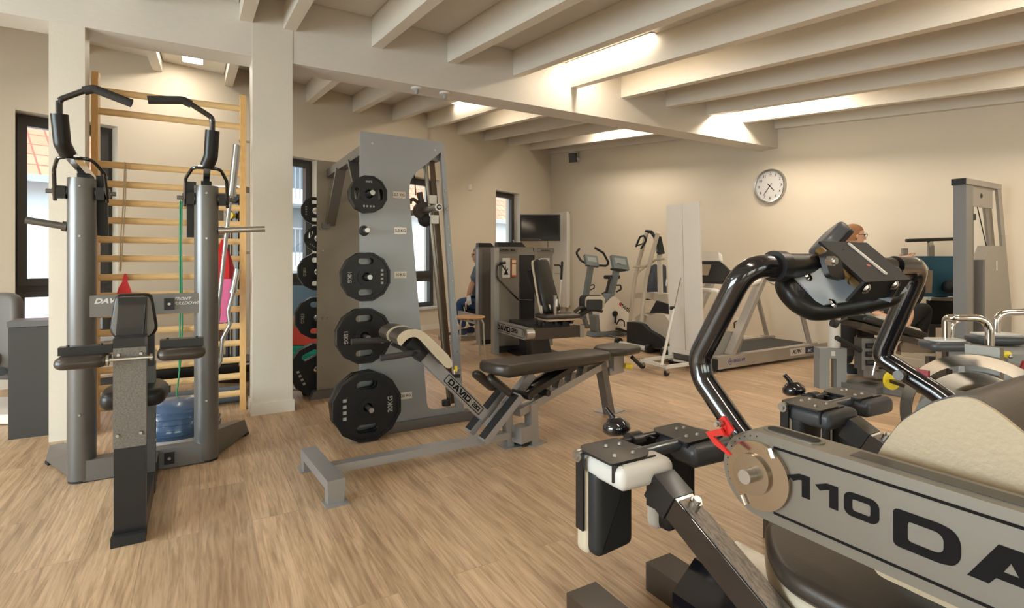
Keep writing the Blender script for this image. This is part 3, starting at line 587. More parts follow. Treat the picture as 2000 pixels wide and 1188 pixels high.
for b in (3.27, 4.36):
    m = MB(); x0, x1 = (.79, 2.0) if b < 4 else (.74, 1.6)
    m.add([(x0-.01, b-.04, 0), (x1, b-.04, 0), (x1, b+.04, 0), (x0-.01, b+.04, 0), (x0+.02, b-.04, .062), (x1-.02, b-.04, .062), (x1-.02, b+.04, .062), (x0+.02, b+.04, .062)], [(3, 2, 1, 0), (4, 5, 6, 7), (0, 1, 5, 4), (1, 2, 6, 5), (2, 3, 7, 6), (3, 0, 4, 7)], bev=.003); m.out('base_rail', silver, t)
m = MB(); m.cyl((.79, 3.2, .017), (.79, 3.3, .017), .017, n=16); m.out('rail_roller', steel, t)
# guide rods on the slanted side, carriage
for b in (FB+.05, RBK-.05):
    m = MB(); m.cyl((1.285, b, 1.70), (1.455, b, .115), .0145, n=16); g = m.out('guide_rod', mat('dark_chrome', (.22, .20, .17), .25, .95), t)
    m = MB(); m.bar((1.335, b+.02, 1.77), (1.485, b+.02, .1), .03, .02, up=(0, 1, 0)); m.out('stop_strip', mat('bronze_strip', (.14, .10, .07), .4, .6), t)
    m = MB(); m.cyl((1.43, b-.01, .1), (1.43, b-.01, .135), .03, n=20, bev=.004); m.out('rubber_buffer', rubber, t)
for z in (1.475, 1.345): 
    a = 1.30+.107*(1.70-z); m = MB(); m.box((a, FB+.035, z), (.05, .05, .055), bev=.004); m.out('bearing_block', whitep, t)
m = MB(); m.tube([(1.20, FB+.05, 1.73), (1.215, FB+.05, 1.55), (1.22, FB+.05, 1.50)], .004, n=8); m.out('cable', rubber, t)
m = MB(); m.cyl((1.235, FB+.03, 1.76), (1.238, FB+.03, 1.69), .011, n=12); m.cyl((1.238, FB+.03, 1.705), (1.238, FB+.03, 1.68), .018, n=14); m.out('cable_stop', chrome, t)
t2 = thing('guided_bar', 'thick steel bar with round end cap sliding in the silver weight machine', 'barbell', (1.34, 3.2, 0)); e = onb(857, 393, 3.10); e.z = 1.405; zb = e.z
m = MB(); m.cyl(e, (e.x-.035, 4.5, zb), .021, n=24, bev=.002); m.out('bar_sleeve', steel, t2)
m = MB(); m.cyl((e.x, e.y-.004, zb), (e.x, e.y+.004, zb), .024, n=24); m.out('end_cap', whitep, t2); m = MB(); m.cyl((e.x, e.y-.007, zb), (e.x, e.y-.003, zb), .016, n=24); m.out('cap_ring', rubber, t2); m = MB(); m.cyl((e.x, e.y-.010, zb), (e.x, e.y-.006, zb), .009, n=16); m.out('cap_bolt', steel, t2)
dk = mat('dark_brown_cast', (.035, .026, .022), .45); c0 = V((e.x-.01, FB+.08, zb))
m = MB(); m.cyl(c0-V((0, .03, 0)), c0+V((0, .03, 0)), .055, n=24, bev=.01); m.out('collar', dk, t2)
m = MB(); m.tube([c0+V((-.02, 0, .04)), c0+V((-.06, 0, .075)), c0+V((-.085, 0, .06)), c0+V((-.08, 0, .04))], .012, n=10, fil=.02); m.bar(c0+V((0, 0, .03)), c0+V((-.02, 0, .12)), .03, .03, bev=.006); m.out('catch_hook', dk, t2)
m = MB(); m.sphere(c0+V((.02, 0, -.06)), .048, n=20); m.out('counterweight', rubber, t2)
# ---------------------------------------------------------------- labels on the panel
for s_, px, py in (('2,5 KG', 780, 381), ('5,0 KG', 782, 451), ('10 KG', 782, 537), ('20 KG', 793, 773)):
    p = onb(px, py, FB-.031); m = MB(); m.box((p.x, FB-.0315, p.z), (.078, .002, .042)); lb = m.out('weight_label', whitep, t); text(s_, frame((p.x, FB-.0328, p.z), (1, 0, 0), y=(0, 0, 1)), .024, ink, lb, bold=.0002, ext=.0002)
# ---------------------------------------------------------------- plates
def plate_proto(r, th, word, rot, cname, markang=0):
    t = thing('weight_plate', 'x', 'weight plate'); m = MB(); n = 12
    o_ = [(r*cos(pi/2+(i+.5)*2*pi/n), r*sin(pi/2+(i+.5)*2*pi/n)) for i in range(n)]
    hl = [[(q[0], q[1]) for q in [(.0265*cos(-2*pi*i/16), .0265*sin(-2*pi*i/16)) for i in range(16)]]]
    hs = rot
    for s in (-1, 1):
        hl.append([(x*cos(hs)-y*sin(hs), x*sin(hs)+y*cos(hs)) for x, y in rrect(r*.62, r*.25, r*.12, 5, 0, s*r*.62)][::-1])
    m.prism(o_, th*.55, Matrix.Translation((0, 0, -th/2+th*.2)), hl)
    o1 = [(x*.93, y*.93) for x, y in o_]; m.prism(o_, th, Matrix.Translation((0, 0, -th/2)), [[(x*.91, y*.91) for x, y in o_][::-1]])
    m.out('disc', plate, t, local=True)
    m = MB(); m.prism([(.052*cos(2*pi*i/24), .052*sin(2*pi*i/24)) for i in range(24)], th*1.02, Matrix.Translation((0, 0, -th*.51)), [[(.0265*cos(-2*pi*i/24), .0265*sin(-2*pi*i/24)) for i in range(24)]]); m.out('hub', plate, t, local=True)
    zf = -th/2+th*.75+.0004
    A = Matrix.Rotation(markang, 4, 'Z')
    text(word, A @ Matrix.Translation((r*.66, 0, zf)) @ Matrix.Rotation(pi/2, 4, 'Z'), r*.2 if r > .13 else r*.13, mat('worn_white_lettering', (.34, .33, .31), .6), t, bold=.0006)
    m = MB()
    for k in range(4): m.box((-r*.64, (k-1.5)*r*.17, zf), (r*.10, r*.09, .0008), A @ Matrix.Rotation(.0, 4, 'Z'))
    m.out('worn_emblem', MATS['worn_white_lettering'], t, local=True)
    return t
def put(o, p, rot):   # plate axis along -y
    o.matrix_basis = Matrix.Translation(V(p)) @ Matrix(((1, 0, 0, 0), (0, 0, -1, 0), (0, 1, 0, 0), (0, 0, 0, 1))) @ Matrix.Rotation(rot, 4, 'Z')
SP = [('2.5 kg', .112, .022, '2,5KG', (721, 379), 3, 3.14, R(90), 0), ('10 kg', .150, .03, '10KG', (716, 541), 2, 3.185, 0, pi), ('15 kg', .168, .033, '15KG', (713, 657), 2, 3.18, 0, pi), ('20 kg', .207, .036, '20KG', (719, 796), 3, 3.14, 0, 0)]
PEGS = []; ordw = {3: ['outermost', 'middle', 'innermost'], 2: ['outer', 'inner']}
for nm, r, th, word, (px, py), cnt, bf, hrot, mk in SP:
    proto = plate_proto(r, th, word, hrot if hrot == 0 else 0, nm, mk); used = False
    c = onb(px, py, bf); PEGS.append((c.x, c.z, bf))
    for k in range(cnt):
        o = proto if not used else copy_tree(proto); used = True
        put(o, (c.x, bf+th/2+k*(th+.002), c.z), hrot + R(3*k))
        o['label'] = 'black %s plate on the near face of the rack, %s on its peg' % (nm, ordw[cnt][k]); o['group'] = 'plates on the near face of the rack'
    rc = {'2.5 kg': 1, '10 kg': 2, '15 kg': 2, '20 kg': 2}[nm]
    for k in range(rc):
        o = copy_tree(proto); b = RBK+.05+th/2+k*(th+.002)
        py_ = {'2.5 kg': 412, '10 kg': 531, '15 kg': 621, '20 kg': 722}[nm]; px_ = {'2.5 kg': 617, '10 kg': 621, '15 kg': 620, '20 kg': 620}[nm]
        q = onb(px_, py_, b-th/2 if k == 0 else b-th/2); 
        if k == 0: q0 = q
        put(o, (q0.x, b, q0.z), R(0) if nm != '20 kg' else R(25))
        o['label'] = 'black %s plate half hidden at the rack rear%s' % (nm, '' if rc == 1 else (', next to the panel' if k == 0 else ', away from the panel')); o['group'] = 'plates on the rear face of the rack'
        if k == 0:
            m = MB(); m.cyl((q0.x, RBK+.03, q0.z), (q0.x, RBK+.2, q0.z), .014, n=16); m.out('plate_peg', steel, t)
p5 = plate_proto(.104, .026, '5KG', 0, '5 kg'); q = onb(621, 466, RBK+.05); put(p5, (q.x, RBK+.065, q.z), R(60)); p5['label'] = 'black 5 kg plate half hidden on the rear face of the rack'; p5['group'] = 'plates on the rear face of the rack'
m = MB(); m.cyl((q.x, RBK+.03, q.z), (q.x, RBK+.17, q.z), .014, n=16); m.out('plate_peg', steel, t)
q = onb(711, 451, FB-.03); PEGS.append((q.x, q.z, 3.19))
for a, z, bf in PEGS:
    m = MB(); m.cyl((a, FB-.02, z), (a, bf-.075 if z < 1.2 or z > 1.4 else bf-.02, z), .0145, n=20, bev=.002); pg = m.out('plate_peg', steel, t)
    m = MB(); m.cyl((a, FB-.03, z), (a, FB-.055, z), .032, .024, n=24); m.out('peg_collar', rubber, pg)
# ================================================================ SLANTED EXERCISE BENCH "DAVID 20"
GB = 2.665
t = thing('roller_bench', 'silver bench with slanted lettered arm, curved cream-sided pads and long floor rail', 'exercise bench', (.95, GB, 0))
m = MB(); F = frame((.501, 2.666, 0), (-.033*1.0, .47, 0)); m.box((0, 0, .085), (.50, .075, .045), F, .005); ft = m.out('foot_beam', silverl, t)
for s in (-1, 1):
    m = MB(); m.box((s*.222, 0, .05), (.055, .07, .10), F, .004); m.out('foot_leg', silverl, t); m = MB(); m.box((s*.235, 0, .003), (.09, .10, .006), F, .002, 1); m.out('foot_plate', silverl, t)
m = MB(); m.bar((.535, GB, .072), (1.53, GB, .072), .06, .04, bev=.004); m.out('floor_rail', silverl, t)
m = MB(); A0, A1 = V((1.375, GB-.0, .205)), V((1.0, GB-.0, .585)); dd = (A1-A0).normalized(); up = V((dd.z, 0, -dd.x))
m.bar(A0, A1, .055, .062, up=up, bev=.005); arm = m.out('lettered_arm', silverl, t)
nf = V((0, -1, 0)); cF = lambda k, h=0: A0+(A1-A0)*k + nf*(.0285) 
F = frame(cF(.36), -dd, y=-up if (-up).z > 0 else up)
m = MB(); lblm = frame(cF(.36), -dd, z=nf); m.prism(rrect(.30, .048, .006), .0012, lblm, [rrect(.292, .040, .004)[::-1]]); m.out('label_border', ink, arm)
wide('DAVID', frame(cF(.36)+nf*.0006+dd*.036, -dd, z=nf), .03, ink, arm, wf=.85); wide('20', frame(cF(.36)+nf*.0006-dd*.105, -dd, z=nf), .022, ink, arm, wf=.9)
m = MB(); m.bar(A1-dd*.02, A1+dd*.1, .075, .075, up=up, bev=.008); m.out('pivot_head', black, t)
pp = [(505, 490), (530, 420), (600, 350), (700, 308), (830, 300), (930, 325), (1010, 375), (1150, 500), (1290, 640), (1410, 760), (1480, 870), (1490, 930), (1470, 980), (1430, 1000), (1370, 985), (1180, 790), (1010, 600), (920, 500), (860, 452), (800, 440), (740, 450), (680, 480), (620, 540), (575, 600), (530, 570)]
b1 = 2.545; pl = [onb(720+x/9.14, 610+y/9.14, b1) for x, y in pp]; pl = [(p.x, p.z) for p in pl]
for k, b in enumerate((b1, b1+.175)):
    m = MB(); m.prism(pl, .006, XZ(b)); sd = m.out('cream_side', cream, t)
    m = MB(); c = V((sum(p[0] for p in pl)/len(pl), sum(p[1] for p in pl)/len(pl), 0)); rings = []
    n_ = len(pl)
    def inset(d):
        r = []
        for i in range(n_):
            a_, e_ = V((*pl[i-1], 0)), V((*pl[(i+1) % n_], 0)); tt = (e_-a_).normalized(); r.append((pl[i][0]-tt.y*d, pl[i][1]+tt.x*d))
        return r
    sg = 1 if geometry.area_tri(V((*pl[0], 0)), V((*pl[1], 0)), V((*pl[2], 0))) else 1
    m.prism(inset(-.004), .145, XZ(b+.149), bev=.004); m.out('vinyl_pad', brownv, t)
m = MB(); m.box((.985, GB+.03, .60), (.12, .06, .05), frame((0, 0, 0), (1, 0, 0)), .01); m.cyl((.93, 2.5, .605), (.93, 2.9, .605), .012, n=14); m.out('pad_carrier', black, t)
def seg(p, q, r): m = MB(); m.tube([p, q], r, n=16); return m
h0, h1 = onb(820, 688, 2.57), onb(743, 700, 2.57); m = seg(h0, h1, .0155); m.out('foam_grip', grip, t)
h0, h1 = onb(765, 663, 2.86), onb(686, 668, 2.86); m = seg(h0, h1, .0155); m.out('foam_grip', grip, t)
m = MB(); g = onb(890, 722, GB); m.bar(g+V((-.05, 0, -.03)), g+V((.02, 0, -.035)), .03, .02, bev=.003); m.out('adjuster', black, t); m = MB(); g = onb(887, 722, GB); m.cyl(g, g+V((0, 0, -.1)), .009, n=12); m.out('adjuster_pin', chrome, t); m = MB(); g = onb(886, 717, GB); m.box(g+V((.012, 0, -.01)), (.012, .02, .03), bev=.003); m.out('yellow_tip', yellow, t)
d2 = V((.64, 0, .62)).normalized(); nu = V((-d2.z, 0, d2.x))
for b in (2.60, 2.775):
    m = MB(); m.bar(V((1.335, b, .085)), V((1.335, b, .085))+d2*.32, .075, .035, up=nu, bev=.003); cn = m.out('channel', silverl, t)
    m = MB(); m.bar(V((1.335, b, .085))+nu*.0185+d2*.01, V((1.335, b, .085))+nu*.0185+d2*.31, .068, .003, up=nu); m.out('tread_strip', rubber, cn)
p0 = V((1.42, 2.69, .12)); m = MB(); m.bar(p0, p0+d2*.4, .05, .05, up=nu, bev=.004); m.out('centre_post', silverl, t)
for b, o_ in ((2.63, 0), (2.76, -.02)):
    F = frame(V((1.445+o_, b, .36)), V((.75, -.05 if b < 2.7 else .05, -.62)), z=nu); m = MB(); cushion(m, F, rrect(.19, .075, .036, 6), .035, .016); m.out('calf_pad', brownv, t)
m = MB(); m.bar((1.545, 2.68, 0.0), (1.53, 2.68, .25), .045, .05, up=(0, 1, 0), bev=.004); m.out('rear_leg', silverl, t); m = MB(); m.box((1.545, 2.67, .003), (.11, .1, .006), bev=.002, seg=1); m.out('foot_plate', silverl, t)
# ================================================================ INCLINE BENCH
B0 = rz((1.70, 2.66, 0), 15.8); L_ = lambda x, y, z: B0 @ V((x, y, z))
t = thing('incline_bench', 'adjustable incline bench with brown padding, notched silver beam and yellow knob', 'exercise bench', (1.70, 2.66, 0), R(15.8)); X1 = B0.to_3x3() @ V((1, 0, 0)); Y1 = B0.to_3x3() @ V((0, 1, 0))
m = MB(); m.bar(L_(-.14, 0, .205), L_(.75, 0, .365), .055, .045, bev=.004); bm_ = m.out('beam', silverl, t)
for k in range(4):
    m = MB(); p = L_(.10+.125*k, 0, .285+.0225*k-.0); m.prism([(-.03, -.03), (.025, -.03), (.03, .03), (-.005, .035)], .05, frame(p+Y1*.025, X1, y=(0, 0, 1))); m.out('notch_bracket', silver, t)
m = MB(); m.bar(L_(-.02, -.01, 0), L_(-.03, -.01, .24), .06, .055, up=Y1, bev=.004); m.out('front_leg', silverl, t); m = MB(); m.box((-.01, -.01, .003), (.12, .11, .006), B0, .002, 1); m.out('foot_plate', silverl, t)
m = MB(); m.box((-.10, .0, .075), (.09, .08, .09), B0, .008); m.out('link_box', silverl, t); m = MB(); m.cyl(L_(-.09, -.03, .045), L_(-.09, .06, .045), .04, n=20); m.out('rubber_roller', rubber, t)
m = MB(); m.bar(L_(.80, .0, .0), L_(.69, .0, .38), .055, .06, up=X1, bev=.004); m.out('rear_leg', silver, t); m = MB(); m.box((.86, .04, .003), (.17, .15, .007), B0, .002, 1); m.out('foot_plate', silverl, t)
m = MB(); cushion(m, frame(L_(-.33, 0, .455), X1*1.0+V((0, 0, -.05)), z=(0, 0, 1)), roundpoly([(0, -.12), (.98, -.12), (1.03, -.05), (1.03, .05), (.98, .12), (0, .12), (-.03, .06), (-.03, -.06)], .03), .06, .022); bp = m.out('back_pad', brownv, t)
m = MB(); m.bar(L_(-.27, 0, .443), L_(.62, 0, .40), .12, .025, bev=.003); m.out('pad_board', black, t)
for y in (-.045, .045): m = MB(); m.bar(L_(-.10, y, .30), L_(.36, y, .405), .02, .035, bev=.006); m.out('support_arm', black, t)
m = MB(); m.bar(L_(.0, .0, .325), L_(.28, 0, .385), .07, .012); m.cyl(L_(-.10, -.07, .30), L_(-.10, .07, .30), .022, n=16, bev=.005); m.cyl(L_(.06, -.07, .29), L_(.06, .07, .29), .02, n=16, bev=.005); m.out('support_plate', black, t)
m = MB(); m.bar(L_(.66, 0, .40), L_(.45, 0, .39), .03, .03, bev=.003); m.out('hinge_bar', black, t)
m = MB(); cushion(m, frame(L_(.86, 0, .415), X1*1+V((0, 0, -.02)), z=(0, 0, 1)), roundpoly([(-.18, -.06), (-.05, -.13), (.17, -.13), (.19, 0), (.17, .13), (-.05, .13), (-.18, .06)], .04), .055, .022); m.out('seat_pad', brownv, t)
m = MB(); m.box((.87, -.0, .36), (.13, .07, .11), B0, .004); m.box((.86, 0, .30), (.18, .05, .05), B0, .004); m.out('seat_bracket', silverl, t)
m = MB(); m.cyl(L_(.93, -.045, .325), L_(.97, -.075, .32), .02, n=14, bev=.004); m.out('yellow_knob', yellow, t)
m = MB(); m.tube([L_(.95, -.09, .39), L_(1.05, -.11, .31)], .014, n=12); m.out('foam_grip', rubber, t)
# ================================================================ figures
def skin(name, P, E, rad, m_, parent, sub=2, root=0):
    me = bpy.data.meshes.new(name); me.from_pydata([V(p) for p in P], E, []); o = bpy.data.objects.new(name, me); COL.objects.link(o)
    o.modifiers.new('k', 'SKIN').use_smooth_shade = True; s = o.modifiers.new('s', 'SUBSURF'); s.levels = s.render_levels = sub
    for i, v in enumerate(me.skin_vertices[0].data):
        r = rad[i]; v.radius = (r, r) if not isinstance(r, tuple) else r; v.use_root = (i == root)
    bpy.context.view_layer.update(); dg = bpy.context.evaluated_depsgraph_get(); nm = bpy.data.meshes.new_from_object(o.evaluated_get(dg)); bpy.data.objects.remove(o); bpy.data.meshes.remove(me)
    nm.name = name; nm.materials.clear(); nm.materials.append(m_)
    if parent: nm.transform(parent_world(parent).inverted())
    nm.shade_smooth(); o = bpy.data.objects.new(name, nm); COL.objects.link(o); o.parent = parent; return o
skinm = mat('skin', (.52, .30, .20), .5, spec=.3)
def head(t, c, fwd, hair, r=.085, glasses=False, hairlen=.0):
    """head with face; c centre, fwd facing direction"""
    f = V(fwd).normalized(); up = V((0, 0, 1)); f = (f - up*f.z*.6).normalized(); s = up.cross(f).normalized(); M_ = Matrix((s, f, up)).transposed().to_4x4(); M_.translation = V(c)
    m = MB(); rings = []
    prof = [(-1.35, .30, .35, .12), (-1.15, .52, .62, .12), (-.8, .72, .84, .06), (-.35, .84, .95, .02), (.1, .88, 1.02, -.02), (.5, .86, 1.02, -.06), (.85, .68, .82, -.08), (1.1, .38, .48, -.08), (1.2, .05, .06, -.08)]
    for z, w, d, o_ in prof: rings.append([V((r*w*cos(2*pi*i/20), r*(o_+d*sin(2*pi*i/20)), r*z)) for i in range(20)])
    m.loft(rings, mtx=M_)
    m.loft([[V((sx*r*.16, r*y, r*z)) for sx, y in ((-1, .9), (1, .9), (.5, yy), (-.5, yy))] for z, yy in ((.1, 1.0), (-.2, 1.18), (-.35, 1.22), (-.45, 1.0))], mtx=M_)   # nose
    for e in (-1, 1): m.sphere(M_ @ V((e*r*.88, -.05*r, -.1*r)), r*.24, n=10, sc=(.45, .7, 1), mtx=M_)
    m.sphere(M_ @ V((0, r*.88, -r*.75)), r*.2, n=10, mtx=M_, sc=(1.2, .5, .35))
    h = m.out('head', skinm, t, smooth=60)
    m = MB()
    for e in (-1, 1): m.sphere(M_ @ V((e*r*.35, r*.88, r*.05)), r*.12, n=10)
    m.out('eyes', ink, h)
    m = MB(); rings = []
    for z, w, d, o_ in [(-.5-hairlen, .86, .75, -.32), (-.1, .93, .85, -.30), (.3, .96, .95, -.25), (.65, .92, 1.02, -.12), (.95, .72, .86, -.1), (1.2, .40, .5, -.1), (1.3, .03, .03, -.1)]:
        rings.append([V((r*w*cos(2*pi*i/20), r*(o_+d*sin(2*pi*i/20)), r*z)) for i in range(20)])
    m.loft(rings, mtx=M_); m.out('hair', hair, h, smooth=60)
    if glasses:
        m = MB()
        for e in (-1, 1): m.tube([M_ @ V((e*r*.38+r*.26*cos(a), r*1.06, r*.05+r*.2*sin(a))) for a in [2*pi*i/14 for i in range(14)]], .0016, n=6, closed=True); m.tube([M_ @ V((e*r*.64, r*1.05, r*.1)), M_ @ V((e*r*.9, 0, r*.1))], .0016, n=6)
        m.out('glasses', ink, h)
    return h
def hand(t, c, d, n_, r=.0085, s=1):
    """small relaxed hand: palm at c, fingers along d, palm normal n_"""
    d = V(d).normalized(); n_ = V(n_); n_ = (n_-d*n_.dot(d)).normalized(); w = d.cross(n_)*s; c = V(c)
    P = [c, c+d*.05, c+d*.085]; E = [(0, 1), (1, 2)]; rad = [(.026, .018), (.034, .016), (.032, .013)]
    for k, (o_, L) in enumerate(((-.028, .062), (-.01, .072), (.01, .068), (.027, .052))):
        b = len(P); P += [c+d*.088+w*o_, c+d*(.088+L*.5)+w*o_*1.1+n_*.006, c+d*(.088+L)+w*o_*1.1+n_*.022]; E += [(2, b), (b, b+1), (b+1, b+2)]; rad += [r, r*.9, r*.75]
    b = len(P); P += [c+d*.03+w*-.036+n_*.006, c+d*.065+w*-.055+n_*.018, c+d*.09+w*-.055+n_*.025]; E += [(0, b), (b, b+1), (b+1, b+2)]; rad += [.011, .0095, .008]
    return skin('hand', P, E, rad, skinm, t, 1)
def shoe(t, heel, d, m_, sole, L=.27, name='shoe'):
    d = V((d[0], d[1], 0)).normalized(); F = frame(V(heel), d); m = MB(); rings = []
    for x, w, h in ((0, .028, .07), (.03, .036, .09), (.09, .036, .085), (.15, .042, .06), (.21, .044, .045), (.255, .034, .034), (L, .012, .02)):
        rings.append([V((x, w*cos(a), max(.012, .012+h*sin(a)) if sin(a) > 0 else .012)) for a in [2*pi*i/16 for i in range(16)]])
    m.loft(rings, mtx=F); s = m.out(name, m_, t, smooth=60)
    m = MB(); m.prism(roundpoly([(-.005, -.032), (.12, -.036), (.2, -.046), (L+.005, -.02), (L+.005, .02), (.2, .046), (.12, .036), (-.005, .032)], .02), .02, F); m.out('sole', sole, s); return s
def on(M_, p): return M_ @ V(p)
# ================================================================ LEG MACHINE "DAVID 320" with weight towers
M0 = rz((3.001, 5.427, 0), -5.8); XM = M0.to_3x3() @ V((1, 0, 0)); YM = M0.to_3x3() @ V((0, 1, 0))
bronze = mat('bronze_grey_panel', (.22, .195, .165), .45, .2); bronzed = mat('dark_bronze_beam', (.060, .045, .034), .35, .3)
t = thing('leg_machine', 'grey and black seated leg machine with lettered silver arm near the middle', 'leg machine', (3.001, 5.427, 0), R(-5.8))
m = MB(); m.box((.115, .085, .63), (.29, .16, 1.10), M0, .006); tw_ = m.out('tower_body', bronze, t)
m = MB(); m.box((.115, .085, 1.20), (.31, .18, .07), M0, .01); m.out('tower_cap', bronze, t)
m = MB(); m.box((-.045, .02, .61), (.062, .10, 1.22), M0, .018, 3); m.out('corner_column', silverl, t)
m = MB(); m.box((.12, .085, .04), (.28, .15, .08), M0, .004); m.cyl(on(M0, (.06, .005, .04)), on(M0, (.06, -.005, .04)), .008, n=10); m.out('kick_plate', rubber, t)
m = MB(); m.box((.365, .16, .58), (.2, .24, 1.12), M0, .004); m.cyl(on(M0, (.27, .03, .88)), on(M0, (.27, .02, .88)), .01, n=10); m.out('shroud', black, t)
m = MB(); m.prism([(.0, 1.14), (.2, 1.14), (.17, 1.235), (-.02, 1.235)], .2, M0 @ Matrix(((1, 0, 0, .27), (0, 0, 1, .02), (0, 1, 0, 0), (0, 0, 0, 1))), bev=.004); m.out('shroud_cap', bronze, t)
m = MB(); m.box((.60, .28, .61), (.25, .5, 1.14), M0, .006); t2w = m.out('second_tower', bronze, t); m = MB(); m.box((.60, .28, 1.195), (.27, .52, .075), M0, .01); m.out('second_cap', bronze, t)
def nameplate(cx, z, w, h, txt, sz, par, y=-.012, **k):
    m = MB(); F = frame(on(M0, (cx, y, z)), XM, y=(0, 0, 1)); m.prism(rrect(w, h, .004), .001, F, [rrect(w-.006, h-.006, .003)[::-1]]); m.out('label_border', ink, par)
    (wide(txt, F @ Matrix.Translation((0, 0, .0012)), sz*.62, ink, par, wf=.85) if txt.startswith('DAVID') else text(txt, F @ Matrix.Translation((0, 0, .0012)), sz, ink, par, **k))
nameplate(.105, 1.2, .24, .045, 'DAVID 360', .032, tw_, bold=.001, sx=1.15); nameplate(.6, 1.2, .22, .04, 'Adduktion', .024, t2w, bold=.0005, sx=1.2)
paper = mat('white_paper', (.62, .60, .55), .7); cardr = mat('red_card', (.5, .08, .04), .6)
for cx, par, w in ((.105, tw_, .10), (.62, t2w, .12)):
    m = MB(); m.box((cx-.02, -.004, .99), (w, .006, .23), M0); p_ = m.out('poster', paper, par)
    m = MB()
    if w < .11: m.prism([(-.03, -.06), (.03, -.06), (.012, -.02), (.03, .02), (0, .0), (-.01, .05), (-.012, -.01)], .002, frame(on(M0, (cx-.02, -.008, .97)), XM, y=(0, 0, 1)))
    else: [m.box((cx+q, -.008, z), (.012, .002, .03), M0) for q in (-.02, .01) for z in (.93, 1.01)]
    m.out('exercise_drawing', ink, p_)
m = MB(); m.box((.185, -.004, .99), (.06, .008, .21), M0); c_ = m.out('red_card', cardr, tw_); m = MB(); m.box((.185, -.009, .97), (.05, .002, .13), M0); m.box((.185, -.009, 1.065), (.05, .002, .035), M0); m.out('card_text', mat('cream_paper', (.70, .55, .36), .7), c_)
m = MB(); m.tube([on(M0, (.01, -.06, 1.04)), on(M0, (-.04, -.06, 1.02)), on(M0, (-.045, -.06, .87)), on(M0, (.22, -.06, .615)), on(M0, (.40, -.05, .605))], .012, n=10, fil=.06); m.out('arm_tube', blackg, t)
m = MB(); m.tube([on(M0, (-.03, -.07, 1.045)), on(M0, (.04, -.1, 1.05))], .015, n=12); m.tube([on(M0, (.0, -.07, 1.03)), on(M0, (.045, -.1, .955))], .009, n=10); m.out('hand_grip', rubber, t)
# lettered arm running towards the viewer, rounded end, dark cross beam
YZ = lambda x: M0 @ Matrix(((0, 0, -1, x), (-1, 0, 0, 0), (0, 1, 0, 0), (0, 0, 0, 1)))     # local x -> -y, local y -> z, normal -> -x
m = MB(); F = YZ(.03); m.prism(roundpoly([(-.02, .252), (.78, .252), (.78, .378), (-.02, .378)], [.002, .06, .06, .002], 8), .06, F, bev=.006); la = m.out('lettered_arm', silverl, t)
m = MB(); m.prism(roundpoly([(.0, .268), (.74, .268), (.74, .362), (.0, .362)], [.002, .045, .045, .002], 8), .001, YZ(-.0305), [roundpoly([(.006, .273), (.735, .273), (.735, .357), (.006, .357)], [.002, .041, .041, .002], 8)[::-1]]); m.out('label_border', ink, la)
wide('DAVID', YZ(-.032) @ Matrix.Translation((.20, .315, 0)), .058, ink, la, wf=.9); wide('320', YZ(-.032) @ Matrix.Translation((.49, .320, 0)), .04, ink, la, wf=.95)
m = MB(); m.cyl(on(M0, (-.03, -.74, .315)), on(M0, (.06, -.74, .315)), .064, n=28, bev=.01); m.out('arm_end_cap', steel, t)
m = MB(); m.box((.33, -.72, .312), (.56, .13, .115), M0, .03, 3); m.out('cross_beam', bronzed, t)
m = MB(); m.box((.635, -.72, .312), (.06, .14, .125), M0, .03, 3); m.out('beam_end_cap', steel, t)
m = MB(); m.box((.30, -.42, .385), (.50, .5, .04), M0, .01); m.out('seat_deck', black, t)
m = MB(); m.prism([(-.06, .26), (.16, .26), (.22, .0), (-.02, .0)], .14, M0 @ Matrix(((1, 0, 0, .16), (0, 0, 1, -.6), (0, 1, 0, 0), (0, 0, 0, 1))), bev=.006); m.out('pedestal', black, t)
m = MB(); m.box((.36, -.32, .012), (.5, .7, .024), M0, .006); m.out('base_plate', black, t)
fa = V((.55, -.83, 0)).normalized(); fa = (XM*fa.x+YM*fa.y); sd = V((-fa.y, fa.x, 0)); bc = on(M0, (.36, -.55, .50)); upv = (V((0, 0, 1)) - XM*.32 + YM*.08).normalized()
F = frame(bc, sd, y=upv)
if F.col[2].to_3d().dot(fa) < 0: F = F @ Matrix.Diagonal((-1, 1, -1, 1))
m = MB(); cushion(m, F, roundpoly([(-.13, .60), (.13, .60), (.17, .20), (.17, 0), (-.17, 0), (-.17, .20)], [.06, .06, .05, .04, .04, .05]), .07, .03); bk = m.out('back_pad', leather, t, smooth=50)
m = MB(); m.prism(roundpoly([(-.13, .60), (.13, .60), (.17, .20), (.17, 0), (-.17, 0), (-.17, .20)], [.06, .06, .05, .04, .04, .05]), .02, F @ Matrix.Translation((0, 0, -.018)), bev=.004); m.out('cream_back_shell', cream, bk)
m = MB(); m.bar(bc-fa*.05, bc-fa*.07+upv*.5, .06, .05, up=fa); m.out('back_support', black, t)
F = frame(on(M0, (.43, -.60, .455)), fa); m = MB(); cushion(m, frame(on(M0, (.42, -.60, .45)), XM), roundpoly([(-.2, -.15), (.24, -.15), (.24, .15), (-.2, .15)], .05), .05, .02); st = m.out('seat_pad', bronzed, t)
m = MB(); m.prism(roundpoly([(-.18, -.14), (.22, -.14), (.22, .14), (-.18, .14)], .05), .02, frame(on(M0, (.42, -.60, .43)), XM)); m.out('seat_board', mat('light_wood_board', (.45, .33, .22), .5), st)
m = MB(); cushion(m, frame(on(M0, (.27, -.60, .56)), XM, y=(0, 0, 1)), rrect(.13, .1, .04), .05, .02); m.out('lumbar_pad', cream, t)
m = MB(); m.tube([on(M0, (.36, -.68, .50)), on(M0, (.35, -.70, .70))], .022, n=12); m.tube([on(M0, (.37, -.70, .66)), on(M0, (.36, -.71, .58))], .026, n=12); m.out('side_grip', steel, t)
